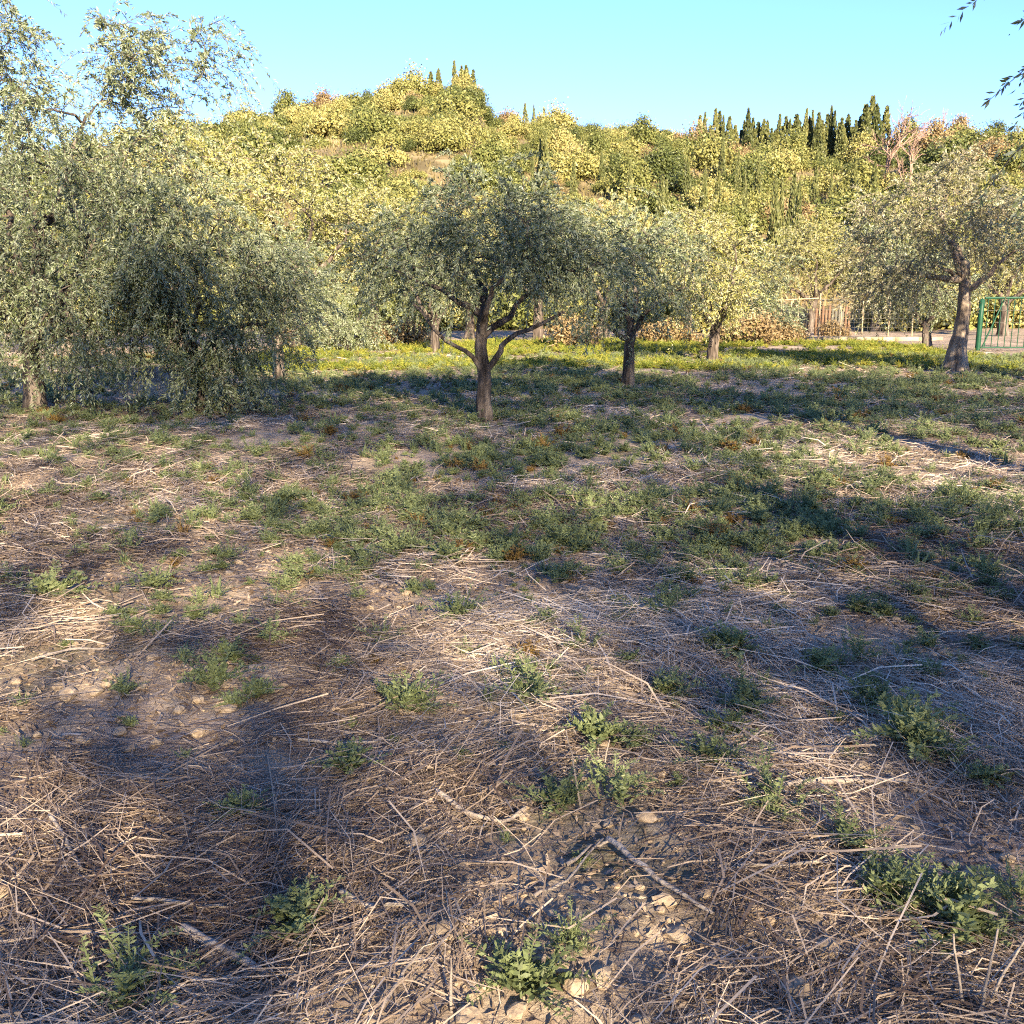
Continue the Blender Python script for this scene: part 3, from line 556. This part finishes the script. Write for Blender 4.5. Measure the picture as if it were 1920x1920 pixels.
# dry scrub between the shrubs
r = np.random.default_rng(15); n = 60000
Y = FOOT_D + (CREST_D + 4 - FOOT_D) * r.random(n); X = (r.random(n) * 2 - 1) * .6 * Y
P = np.stack([X, Y, hz(X, Y)], 1)
d = norm(r.normal(size=(n, 3)) * .5 + np.array([0, 0, 1])); w = perp(d, r); l = (.18 + .42 * r.random(n))[:, None]
V = np.stack([P - w * l * .16, P + w * l * .16, P + d * l + w * l * .05, P + d * l - w * l * .04], 1).reshape(-1, 3)
mb = MB(); mb.add(V, np.arange(n * 4).reshape(-1, 4), None, np.repeat(np.clip(.55 + .8 * (fbm(X * .12, Y * .12) - .5) + .3 * (r.random(n) - .5), 0, 1), 4))
m_s = leaf_mat('hill_grass', [(0, (.06, .055, .020)), (.45, (.15, .12, .048)), (1, (.38, .29, .14))], trans=.2)
kind(obj('hill_grass', mb.mesh('hill_grass'), m_s), 'stuff', 'dry straw-coloured grass and scrub between the hillside shrubs', 'grass')

# ------------------------------------------------------------------ fences at the far right
def part_mesh(V, Q, name): return mesh_np(name, V, Q)
def box_mb(mb, a, b):
    (x0, y0, z0), (x1, y1, z1) = a, b
    V = [(x0, y0, z0), (x1, y0, z0), (x1, y1, z0), (x0, y1, z0), (x0, y0, z1), (x1, y0, z1), (x1, y1, z1), (x0, y1, z1)]
    mb.add(V, [(0, 3, 2, 1), (4, 5, 6, 7), (0, 1, 5, 4), (1, 2, 6, 5), (2, 3, 7, 6), (3, 0, 4, 7)])
def box(name, a, b, mat, parent=None):
    mb = MB(); box_mb(mb, a, b); return obj(name, mb.mesh(name), mat, parent)
def cyl(name, p, q, r0, mat, parent=None, sides=8, r1=None):
    mb = MB(); P = np.linspace(p, q, 4); tube(mb, P, np.linspace(r0, r1 or r0, 4), sides); return obj(name, mb.mesh(name, True), mat, parent)
def wire_grid(name, p0, p1, h0, h1, dx, dz, mat, parent, rad=.006):
    """square wire mesh between two ground points, thin square wires"""
    p0 = np.array(p0, float); p1 = np.array(p1, float); L = np.linalg.norm(p1 - p0); u = (p1 - p0) / L; mb = MB()
    nrm = np.array([u[1], -u[0]])
    for s in np.arange(0, L + .001, dx):
        c = p0 + u * s; mb.add([(c[0] - u[0] * rad, c[1] - u[1] * rad, h0), (c[0] + u[0] * rad, c[1] + u[1] * rad, h0), (c[0] + u[0] * rad, c[1] + u[1] * rad, h1), (c[0] - u[0] * rad, c[1] - u[1] * rad, h1),
            (c[0] + nrm[0] * rad, c[1] + nrm[1] * rad, h0), (c[0] + nrm[0] * rad, c[1] + nrm[1] * rad, h1)], [(0, 1, 2, 3), (0, 4, 5, 3), (4, 1, 2, 5)])
    for z in np.arange(h0, h1 + .001, dz):
        a = p0; b = p1; mb.add([(a[0], a[1], z - rad), (b[0], b[1], z - rad), (b[0], b[1], z + rad), (a[0], a[1], z + rad), (a[0] + nrm[0] * rad, a[1] + nrm[1] * rad, z), (b[0] + nrm[0] * rad, b[1] + nrm[1] * rad, z)], [(0, 1, 2, 3), (0, 1, 5, 4), (4, 5, 2, 3)])
    return obj(name, mb.mesh(name), mat, parent)
def xat(px, Y): return at_depth(px, 600, Y)[0]
f = bpy.data.objects.new('wire_fence', None); col.objects.link(f); tag(f, 'wire mesh fence on pale posts along the far edge of the field', 'fence')
FY = 38.0
for px, h in [(1420, 1.45), (1465, 1.5), (1482, 1.45), (1497, 1.55), (1536, 1.65), (1577, 1.5), (1618, 1.4), (1667, 1.35), (1712, 1.35)]:
    xx = xat(px, FY); cyl('post', (xx, FY, -.1), (xx + random.uniform(-.03, .03), FY, h), .027, M['post'], f, 8, .022)
wire_grid('wire_mesh', (xat(1405, FY), FY - .045), (xat(1725, FY), FY - .045), .12, 1.36, .16, .16, M['wire'], f, .0028)
cyl('top_rail', (xat(1452, FY), FY - .05, 1.40), (xat(1532, FY), FY - .05, 1.48), .022, M['post'], f)
cyl('top_rail', (xat(1534, FY), FY - .05, 1.42), (xat(1592, FY), FY - .05, 1.42), .014, M['grey_board'], f)
k = bpy.data.objects.new('concrete_plinth', None); col.objects.link(k); tag(k, 'low pale concrete plinth running along the foot of the wire fence', 'plinth')
xs_ = [xat(p, 37.4) for p in (1545, 1590, 1635, 1680, 1725, 1770)]
for a, b in zip(xs_[:-1], xs_[1:]): box('block', (a + .008, 37.3 + .06 * (a % .7), -.1), (b - .008, 37.62, .11 + .03 * (b % .9)), M['concrete'], k)
# board screen behind the fence
s_ = bpy.data.objects.new('board_screen', None); col.objects.link(s_); tag(s_, 'screen of weathered brown and grey boards behind the wire fence', 'screen')
x0 = xat(1528, 43); x1 = xat(1596, 43); nb = 11; wb = (x1 - x0) / nb
for q in range(nb):
    xx = x0 + q * wb; hgt = .95 + .25 * random.random()
    box('board', (xx + .006, 43 + .02 * random.random(), -.1), (xx + wb * .72, 43.06, hgt), M['grey_board'] if 5 <= q <= 8 else M['wood'], s_)
box('cross_rail', (x0, 43.07, .3), (x1, 43.12, .38), M['wood'], s_); box('cross_rail', (x0, 43.07, .85), (x1, 43.12, .93), M['wood'], s_)
# green gate
g = bpy.data.objects.new('green_gate', None); col.objects.link(g); tag(g, 'green metal gate with upright bars at the picture\'s right edge', 'gate')
GY = 30.0; gx = xat(1838, GY); ge = xat(2010, GY)
cyl('gate_post', (gx, GY, -.15), (gx, GY, 1.45), .075, M['green_paint'], g, 14)
cyl('gate_post', (ge, GY, -.15), (ge, GY, 1.45), .075, M['green_paint'], g, 14)
cyl('top_rail', (gx + .08, GY, 1.50), (ge, GY, 1.52), .032, M['green_paint'], g)
cyl('bottom_rail', (gx + .08, GY, .10), (ge, GY, .10), .022, M['green_paint'], g)
cyl('brace', (gx + .12, GY - .02, .12), (gx + .62, GY - .02, 1.45), .022, M['green_paint'], g)
for q in range(1, 14): xx = gx + (ge - gx) * q / 14; cyl('bar', (xx, GY, .08), (xx, GY, 1.49), .012, M['green_paint'], g, 6)
for z in (.45, .8, 1.15): cyl('cross_wire', (gx + .08, GY + .02, z), (ge, GY + .02, z), .006, M['wire'], g, 5)

# dry reddish bushes in front of the fence
for px, py, k_, s, lab in [(1405, 648, 3, .42, 'reddish dry bush at the left end of the wire fence'), (1440, 645, 0, .36, 'pinkish dry bush in front of the first fence posts'), (1478, 640, 3, .32, 'pale dry bush between the first fence posts'), (1560, 636, 3, .30, 'orange dry weeds in front of the brown boards'), (1250, 644, 1, .4, 'brown dry bush behind the slim olive\'s trunk'), (1070, 650, 3, .42, 'reddish dry bush behind the middle tree\'s right limb'), (745, 650, 1, .42, 'brown dry bush behind the middle tree on its left'), (595, 652, 3, .4, 'reddish dry bush below the tall sunlit olive')]:
    x, y = ground_at(px, py); o = obj('dry_bush', SH[k_], None, None, (x, y, float(gz(x, y)) - .1), px, (s, s, s * .9)); tag(o, lab, 'bush', 'dry bushes at the field\'s far edge')
    o.material_slots[0].link = 'OBJECT'; o.material_slots[0].material = M['dry_shrub']
# far hedge of shrubs closing the gaps under the trees
for q, px in enumerate([-60, 40, 150, 260, 360, 440, 500, 560, 640, 720, 790, 850, 910, 970, 1030, 1090, 1150, 1210, 1265, 1320, 1375, 1690, 1760, 1830, 1900, 1970]):
    D = 46 + (q * 37 % 9); x = xat(px, D); s = .75 + .35 * ((q * 53) % 10) / 10
    o = obj('hedge_shrub', SH[q % 4], None, None, (x, D, -.1), q * 1.3, (s, s, s)); tag(o, 'leafy shrub in the row closing the far edge of the grove', 'shrub', 'shrubs along the far edge of the grove')

# ------------------------------------------------------------------ weeds
def weed_mesh(seed, stems, pairs, h, sp, lf, wl=.26, kindof='feather'):
    """a clump of arching stems with small leaflets (or bare grass blades)"""
    r = np.random.default_rng(seed); mb = MB(); dn = np.array([0, 0, -1.])
    for i in range(stems):
        a = r.random() * 6.283; el = .45 + .95 * r.random(); L = h * (.55 + .7 * r.random()); dr = .25 + .25 * r.random()
        d = np.array([math.cos(a) * math.cos(el) * sp, math.sin(a) * math.cos(el) * sp, math.sin(el)]); o = r.normal(size=3) * np.array([.10, .10, 0]) * h
        t = np.linspace(0, 1, 4)[:, None]; P = o + d * L * t + dn * t ** 2 * L * dr
        wd = np.array([-d[1], d[0], 0]); wd /= max(1e-3, np.linalg.norm(wd)); ww = (.0035 if kindof == 'grass' else .0022) * np.array([[1], [.9], [.6], [.15]])
        mb.add(np.vstack([P - wd * ww, P + wd * ww]), [(k, k + 1, 5 + k, 4 + k) for k in range(3)], None, .35 + .4 * (r.random() if kindof == 'grass' else 0))
        if kindof == 'grass': continue
        s = np.repeat(np.linspace(.15, 1, pairs), 2)[:, None]; n = len(s); p = o + d * L * s + dn * s ** 2 * L * dr; side = np.tile([1, -1], pairs)[:, None]
        ld = norm(wd * side + d * .6 + r.normal(size=(n, 3)) * .4); wv = perp(ld, r); l = lf * (1.25 - .7 * s) * (.6 + .8 * r.random((n, 1)))
        V = np.stack([p, p + ld * l * .5 + wv * l * wl, p + ld * l, p + ld * l * .5 - wv * l * wl], 1).reshape(-1, 3)
        mb.add(V, np.arange(n * 4).reshape(-1, 4), None, np.repeat(np.clip(.5 + .6 * (r.random(n) - .5), 0, 1), 4))
    return mb
SPEC = [(300, 30, 16, .12, 1.1, .016, .18), (301, 22, 18, .16, .85, .017, .17), (302, 34, 10, .08, 1.3, .015, .28), (303, 16, 19, .20, .6, .015, .16), (304, 40, 0, .16, .8, .02, .2, 'grass'), (305, 30, 14, .11, 1.25, .020, .2)]
WM, WD, WY = [], [], []
for sp_ in SPEC:
    mb = weed_mesh(*sp_)
    for lst, mt in ((WM, 'weed'), (WD, 'weed_dry'), (WY, 'weed_sunlit')): me = mb.mesh('weed_plant'); me.materials.append(M[mt]); lst.append(me)
WG = 'weeds growing through the straw'
named = [(550, 1745, 0, 1.5, 'bright green weed, the only one amid sunlit straw at the bottom left'), (1045, 1515, 1, 1.3, 'weed beside the tall thin dry stalk below the middle'), (1700, 1390, 5, 2.1, 'broad dark green weed patch on the straw at the right'), (1800, 1745, 5, 1.8, 'large bluish-green weed in the bottom right corner'),
    (1745, 1710, 0, 1.4, 'light green weed overlapping the large one in the bottom right corner'), (100, 1125, 5, 2.0, 'leafy weed alone on the straw at the left edge'), (400, 1290, 1, 1.5, 'weed in the shade above the sunlit straw patch'), (650, 1445, 2, 1.5, 'low weed right of the sunlit straw patch'), (990, 1315, 1, 1.5, 'upright weed in the middle of the foreground')]
for px, py, k_, s, lab in named:
    x, y = ground_at(px, py); o = obj('weed_plant', WM[k_], None, None, (x, y, float(gz(x, y)) + .008), px, s); tag(o, lab, 'weed')
r = np.random.default_rng(21)
listed = [(1400, 1340), (1450, 1520), (1590, 1590), (250, 1875), (985, 1860), (760, 1335), (1120, 1390), (1250, 1310), (1370, 1225), (860, 1160), (1240, 1155), (1830, 1030), (290, 1105), (1330, 1435), (1160, 1500), (1180, 1245), (1090, 1220), (640, 1080), (690, 1060), (480, 1310), (1540, 1260), (1640, 1330), (1760, 1430), (1850, 1470), (1900, 1690), (1660, 1690), (1610, 1150), (1720, 1120)]
W = [(*ground_at(a, b), 1.1 + .5 * r.random(), int(r.choice([0, 1, 2, 3, 5])), 0) for a, b in listed]
def weed_density(x, y):
    b = lambda cx, cy, sx, sy: np.exp(-((x - cx) / sx) ** 2 - ((y - cy) / sy) ** 2)
    d = 1.5 * b(1.0, 8.8, 3.0, 2.2) + 1.1 * b(1.3, 7.0, 1.4, 1.2) + .9 * b(-.6, 7.3, 1.1, 1.2) + 1.0 * b(2.6, 7.0, 1.0, 1.4) + .6 * b(.6, 5.2, 1.7, 1.4) + .5 * b(1.6, 4.0, 1.2, 1.0)
    d = d + np.clip((y - 8.5) / 5, 0, .85) * np.where(x > -3, 1, .65) + .08
    return d * np.clip((fbm(x * .8 + 7, y * .8 + 2, 4) - .34) * 3.6, .22, 1)
def scatter(n, y0, y1, pw=1.0):
    y = (y0 ** (1 + pw) + (y1 ** (1 + pw) - y0 ** (1 + pw)) * r.random(n)) ** (1 / (1 + pw)); x = (r.random(n) * 2 - 1) * (.56 * y + 1.2); return x, y
NW = 30000
x, y = scatter(NW, 2.0, 27, .7); keep = r.random(NW) < weed_density(x, y) * .80
kk = r.choice(6, p=[.25, .2, .2, .08, .12, .15], size=NW); big = .38 + .85 * r.random(NW) ** 2.0
for a, b, k_, s in zip(x[keep], y[keep], kk[keep], big[keep]):
    W.append((a, b, s * (1.0 if b < 6 else 1.22 + .012 * b), int(k_), 1 if r.random() < .055 else 0))
W.sort(key=lambda w: -w[2] / math.hypot(w[0], w[1]) * (abs(w[0]) < .53 * w[1] + .1))
lab_w = ['feathery green weed growing through the dry straw', 'upright green weed growing through the dry straw', 'low rosette weed growing through the dry straw', 'thin tall green weed growing through the dry straw', 'tuft of green grass growing through the dry straw', 'wide leafy green weed growing through the dry straw']
first = {}
for (a, b, s, k_, dry) in W[:290]:
    o = obj('weed_plant', WD[k_] if dry else WM[k_], None, None, (a, b, float(gz(a, b)) + .008), r.random() * 6.28, s); tag(o, ('rust-coloured withered weed ' if dry else lab_w[k_].split(' growing')[0] + ' ') + field_zone(a, b), 'weed', WG)
    first.setdefault((k_, dry), o)
def weed_stuff(name, items, dry, label):
    ks = sorted(k for k, d in first if d == dry); it = [w for w in items if w[3] in ks]
    A = np.array([(w[0], w[1], w[2]) for w in it]); I = [ks.index(w[3]) for w in it]
    gn_scatter(name, np.stack([A[:, 0], A[:, 1], gz(A[:, 0], A[:, 1]) + .006], 1), r.random(len(it)) * 6.28, A[:, 2], I, [first[(k, dry)] for k in ks], label, 'weeds')
rest = W[290:]
weed_stuff('weed_cover', [w for w in rest if not w[4]], 0, 'low green weeds spread over the middle of the field')
weed_stuff('withered_weed_cover', [w for w in rest if w[4]], 1, 'rust-brown withered weeds spread over the field')
# green weeds beyond the shade, their sunlit yellow put into the leaf colour
ysrc = []
for px, py, k_, lab in [(1600, 676, 0, 'weed clump tinted sunlit yellow at the near edge of the band, left of the flared trunk'), (1420, 668, 5, 'weed clump tinted sunlit yellow in the band right of the crooked trunk'), (1260, 672, 1, 'weed clump tinted sunlit yellow in the band between two olive trunks'), (830, 700, 2, 'bright yellow-green weed patch left of the middle tree\'s trunk')]:
    x, y = ground_at(px, py); o = obj('sunlit_weed', WY[k_], None, None, (x, y, float(gz(x, y)) + .008), px, 2.2); tag(o, lab, 'weed', 'weeds tinted sunlit yellow in the far band'); ysrc.append(o)
x, y = scatter(9000, 21.5, 36, .8); keep = (r.random(9000) < np.clip((fbm(x * .45, y * .6 + 4, 4) - .40) * 4.5, .04, 1)) & (x > -6.5) & (x < 12); x, y = x[keep], y[keep]
gn_scatter('sunlit_weed_cover', np.stack([x, y, gz(x, y)], 1), r.random(len(x)) * 6.28, 1.2 + 1.1 * r.random(len(x)), r.integers(4, size=len(x)), ysrc, 'band of weeds tinted sunlit yellow-green along the far edge of the field', 'weeds')

# ------------------------------------------------------------------ straw
def straw_field(n, y0, y1, pw, wid, l0, l1, hmax, seed, margin=1.2, tilt=.16):
    r = np.random.default_rng(seed)
    y = (y0 ** (1 + pw) + (y1 ** (1 + pw) - y0 ** (1 + pw)) * r.random(n)) ** (1 / (1 + pw)); x = (r.random(n) * 2 - 1) * (.56 * y + margin)
    dens = np.clip((fbm(x * 1.1 + 20, y * 1.1 + 8, 3) - .33) * 4.5, .07, 1); k = r.random(n) < dens; x, y = x[k], y[k]; n = len(x)
    ang = 6.0 * fbm(x * .45 + 60, y * .45, 2) + r.normal(size=n) * .75
    L = l0 + (l1 - l0) * r.random(n) ** 2
    el = r.normal(size=n) * tilt
    d = np.stack([np.cos(ang) * np.cos(el), np.sin(ang) * np.cos(el), np.sin(el)], 1)
    c = np.stack([x, y, gz(x, y) + .004 + hmax * r.random(n) ** 2 + np.abs(np.sin(el)) * L * .35], 1)
    w = np.stack([-np.sin(ang), np.cos(ang), r.normal(size=n) * .6], 1); w = norm(w) * (wid * np.minimum(np.exp(r.normal(size=n) * .5), 2.0))[:, None]
    bend = np.stack([-np.sin(ang), np.cos(ang), np.zeros(n)], 1) * (r.normal(size=n) * .15 * L)[:, None]; bend[:, 2] += np.abs(r.normal(size=n)) * .05 * L
    a = c - d * L[:, None] * .5; b = c + d * L[:, None] * .5; m = c + bend
    for q in (a, b): q[:, 2] = np.maximum(q[:, 2], gz(q[:, 0], q[:, 1]) + .003)
    V = np.stack([a - w, a + w, m - w, m + w, b - w * .6, b + w * .6], 1).reshape(-1, 3)
    i = np.arange(n)[:, None] * 6; Q = np.concatenate([i + [0, 1, 3, 2], i + [2, 3, 5, 4]], 1).reshape(-1, 4)
    v = np.clip(.43 + .9 * (fbm(x * .8 + 3, y * .8, 2) - .5) + .8 * (r.random(n) - .5), 0, 1)
    return V, Q, np.repeat(v, 6)
mb = MB()
for args in [(120000, 1.6, 5.2, .5, .0011, .06, .28, .03, 1), (80000, 4.4, 9.5, .6, .0020, .08, .34, .035, 2), (60000, 8.5, 16, .8, .0028, .10, .36, .035, 3), (34000, 15, 30, .8, .005, .12, .4, .03, 4), (5000, 1.6, 6.0, .6, .0019, .2, .55, .05, 5)]:
    V, Q, v = straw_field(*args); mb.add(V, Q, None, v)
r = np.random.default_rng(9); n = 60000; y = (1.6 ** 1.5 + (9 ** 1.5 - 1.6 ** 1.5) * r.random(n)) ** (1 / 1.5); x = (r.random(n) * 2 - 1) * (.56 * y + 1.2)
c = np.stack([x, y, gz(x, y) + .004 + .012 * r.random(n)], 1); d = norm(r.normal(size=(n, 3)) * np.array([1, 1, .3])); w = perp(d, r); l = ((.006 + .02 * r.random(n)) * (.7 + y * .08))[:, None]
mb.add(np.stack([c - d * l, c - w * l * .3, c + d * l, c + w * l * .3], 1).reshape(-1, 3), np.arange(n * 4).reshape(-1, 4), None, np.repeat(np.clip(.25 + .5 * (r.random(n) - .4), 0, 1), 4))
kind(obj('dry_straw', mb.mesh('dry_straw'), M['straw']), 'stuff', 'mown dry straw and stalks littering the whole field', 'straw')

# ------------------------------------------------------------------ clods and stones
def clod_mesh(seed):
    import bmesh
    b = bmesh.new(); bmesh.ops.create_icosphere(b, subdivisions=2, radius=1.0); r = np.random.default_rng(seed)
    c = norm(r.normal(size=(9, 3))); h = .55 + .35 * r.random(9)
    for v in b.verts:
        p = np.array(v.co)
        for q in range(9):
            e = p @ c[q] - h[q]
            if e > 0: p = p - c[q] * e * .9
        p = p * (1 + .05 * r.normal()); v.co = Vector((p[0] * (1 + .2 * r.random()), p[1], p[2] * .72))
    me = bpy.data.meshes.new('earth_clod'); b.to_mesh(me); b.free(); me.materials.append(M['clod']); return me
CL = [clod_mesh(400 + k) for k in range(6)]
CG = 'earth clods lying among the straw'
def clod(x, y, s, label=None):
    k = random.randrange(6); o = obj('earth_clod', CL[k], None, None, (x, y, float(gz(x, y)) + s * .22), random.random() * 6.28, (s, s * random.uniform(.75, 1.1), s * random.uniform(.8, 1.1))); tag(o, label or ('small' if s < .02 else 'larger') + ' tan clod of earth ' + field_zone(x, y), 'clod', None if label else CG)
for px, py, w, lab in [(760, 1742, 26, 'pale clod at the left of the sunlit cluster near the bottom'), (803, 1722, 24, 'pale clod at the top of the sunlit cluster near the bottom'), (832, 1752, 30, 'largest pale clod of the sunlit cluster near the bottom'), (780, 1590, 34, 'pinkish clod lying alone above the sunlit cluster'), (1492, 1862, 46, 'big pinkish clod with a broken face near the bottom edge'), (1536, 1810, 15, 'small round white pebble near the big pinkish clod'), (1548, 1788, 32, 'grey clod just above the white pebble'), (1510, 1895, 26, 'reddish clod just below the big pinkish one'), (402, 1812, 32, 'yellowish clod beside the thick grey stick'), (660, 1705, 30, 'bright yellow clod right of the bright green weed'), (965, 1385, 16, 'upright yellowish clod in the middle of the foreground'), (128, 1305, 22, 'pale stone at the left in the shade'), (522, 1210, 14, 'small bright stone at the edge of the shade')]:
    x, y = ground_at(px, py); dep = math.hypot(math.hypot(x, y), CAM_H); clod(x, y, w / 1920 * dep * .8, lab)
r = np.random.default_rng(33)
x, y = scatter(2600, 1.9, 8, .2); keep = (fbm(x * 1.1 + 20, y * 1.1 + 8, 3) < .47) & (r.random(2600) < .8)
cp_ = [(a, b, (.010 + .020 * r.random() ** 2.0)) for a, b in zip(x[keep], y[keep])]; cp_.sort(key=lambda c: -c[2] / math.hypot(c[0], c[1]))
for a, b, s in cp_[:285]: clod(a, b, s * 1.15)

n = 9000; x, y = scatter(n, 1.8, 8, .2); ok = r.random(n) < np.clip(1.6 - 2.6 * fbm(x * 1.1 + 20, y * 1.1 + 8, 3), .1, 1); x, y = x[ok], y[ok]; n = len(x)
gn_scatter('soil_crumbs', np.stack([x, y, gz(x, y) + .002], 1), r.random(n) * 6.28, .003 + .007 * r.random(n) ** 2, r.integers(6, size=n), [next(o for o in bpy.data.objects if o.data == c) for c in CL], 'crumbs of soil scattered between the straw', 'soil')
# ------------------------------------------------------------------ fallen sticks
def stick(pts, r0, r1, label, lift=.03):
    P = []
    for px, py in pts:
        x, y = ground_at(px, py); P.append((x, y, float(gz(x, y)) + lift))
    P = np.array(P); c = P[0].copy(); n = 9; t = np.linspace(0, len(P) - 1, n)
    Q = np.stack([np.interp(t, np.arange(len(P)), P[:, k]) for k in range(3)], 1) - c; Q[1:-1] += np.random.default_rng(int(pts[0][0])).normal(size=(n - 2, 3)) * .0022
    mb = MB(); tube(mb, Q, np.linspace(r0, r1, n), 7, flute=.08, r=np.random.default_rng(1))
    o = obj('fallen_stick', mb.mesh('fallen_stick', True), M['stick'], None, tuple(c)); tag(o, label, 'stick', 'sticks lying on the straw')
for pts, r0, r1, lab in [
    ([(1140, 1590), (1230, 1665), (1335, 1732)], .009, .005, 'long straight stick slanting down to the right near the bottom middle'), ([(1445, 1487), (1560, 1480), (1700, 1478)], .012, .008, 'thick grey stick lying crosswise at the right'),
    ([(345, 1760), (420, 1800), (500, 1850)], .013, .010, 'thick grey stick at the bottom left, slanting down to the right'), ([(715, 1915), (760, 1840), (810, 1775)], .005, .003, 'thin stick slanting up to the right at the bottom edge'),
    ([(640, 1690), (700, 1722), (790, 1712)], .008, .006, 'sunlit stick lying right of the bright green weed'), ([(250, 1702), (340, 1712), (430, 1722)], .007, .004, 'pale stick lying crosswise above the thick grey one'), ([(1380, 1642), (1500, 1638), (1650, 1620)], .006, .004, 'slender stick lying crosswise below the thick crosswise one'),
    ([(820, 1500), (880, 1545), (950, 1558), (985, 1530)], .009, .005, 'curved forked root-like stick left of the thin dry stalk'), ([(1520, 1060), (1600, 1120), (1650, 1170)], .010, .006, 'long stick slanting down to the right in the weedy middle distance'), ([(150, 948), (200, 938), (250, 928)], .010, .006, 'pale stick on the shaded straw at the far left'),
    ([(95, 1545), (130, 1600), (155, 1650)], .006, .004, 'thin pale stick slanting down beside the sunlit straw at the left'), ([(60, 1250), (130, 1232), (205, 1228)], .007, .005, 'pale stalk lying crosswise at the left edge of the foreground'), ([(1060, 1640), (1110, 1605), (1140, 1595)], .006, .004, 'short reddish stick left of the long straight one'), ([(560, 1400), (640, 1412), (720, 1400)], .006, .004, 'thin stick lying at the top of the sunlit patch'),
    ([(1000, 1700), (1060, 1670), (1130, 1590)], .005, .003, 'thin twig leaning towards the long straight stick'), ([(1290, 1400), (1370, 1395), (1450, 1385)], .006, .004, 'slender stick between the two right-hand weeds')]:
    stick(pts, r0, r1, lab)
def stalk(px, py, h, lean, label, rad=.004, name='dry_stalk'):
    x, y = ground_at(px, py); mb = MB(); P = limb_path((0, 0, -.02), (lean[0], lean[1], h), 8, .04, np.random.default_rng(px)); tube(mb, P, np.linspace(rad, rad * .5, 8), 6)
    o = obj(name, mb.mesh(name, True), M['stick'], None, (x, y, float(gz(x, y)))); tag(o, label, 'stalk', 'upright dry stalks')
stalk(1090, 1520, .26, (-.05, .02), 'tall thin dark stalk standing beside a weed below the middle'); stalk(1125, 1450, .12, (.03, 0), 'short upright stalk right of the tall thin dark one')
for px, py, h, lx, lab in [(1815, 1905, .16, -.02, 'first of three pale cut stalks in the bottom right corner'), (1835, 1915, .18, .02, 'middle one of three pale cut stalks in the bottom right corner'), (1850, 1900, .15, .05, 'last of three pale cut stalks in the bottom right corner'), (845, 1900, .10, .0, 'pale upright stalk at the bottom edge left of the middle')]:
    stalk(px, py, h * 1.15, (lx * 1.8, .03), lab, .0045)

# sunlit heap of prunings behind the drooping tree
hx, hy = ground_at(292, 742); r = np.random.default_rng(44); mb = MB()
na, nr = 40, 14; A, Rr = np.meshgrid(np.arange(na) / na * 6.283, np.linspace(0, 1, nr)); X = .72 * Rr * np.cos(A); Yy = .5 * Rr * np.sin(A)
Z = .42 * (1 - Rr ** 1.6) * (.75 + .6 * fbm(X * 3 + 9, Yy * 3, 3)) - .06
i = np.arange(nr - 1)[:, None] * na; j = np.arange(na)[None]; j2 = (j + 1) % na
mb.add(np.stack([X, Yy, Z], -1).reshape(-1, 3), np.stack([i + j, i + na + j, i + na + j2, i + j2], -1).reshape(-1, 4), None, .5)
h_ = bpy.data.objects.new('brush_heap', None); col.objects.link(h_); h_.location = (hx, hy, float(gz(hx, hy))); tag(h_, 'sunlit heap of earth and dry prunings under the drooping olive', 'heap')
obj('mound', mb.mesh('mound', True), M['clod'], h_); mb = MB()
for q in range(160):
    a = r.random() * 6.28; rr = r.random() ** .6; p = np.array([.66 * rr * math.cos(a), .46 * rr * math.sin(a), .42 * (1 - rr ** 1.6) + .02]); d = norm((r.normal(size=3) * np.array([1, 1, .35]))[None])[0] * (.15 + .3 * r.random())
    tube(mb, limb_path(p - d * .5, p + d * .5, 4, .06, r), np.linspace(.009, .004, 4), 4)
tw = obj('twigs', mb.mesh('twigs'), M['stick'], h_); tw['kind'] = 'stuff'
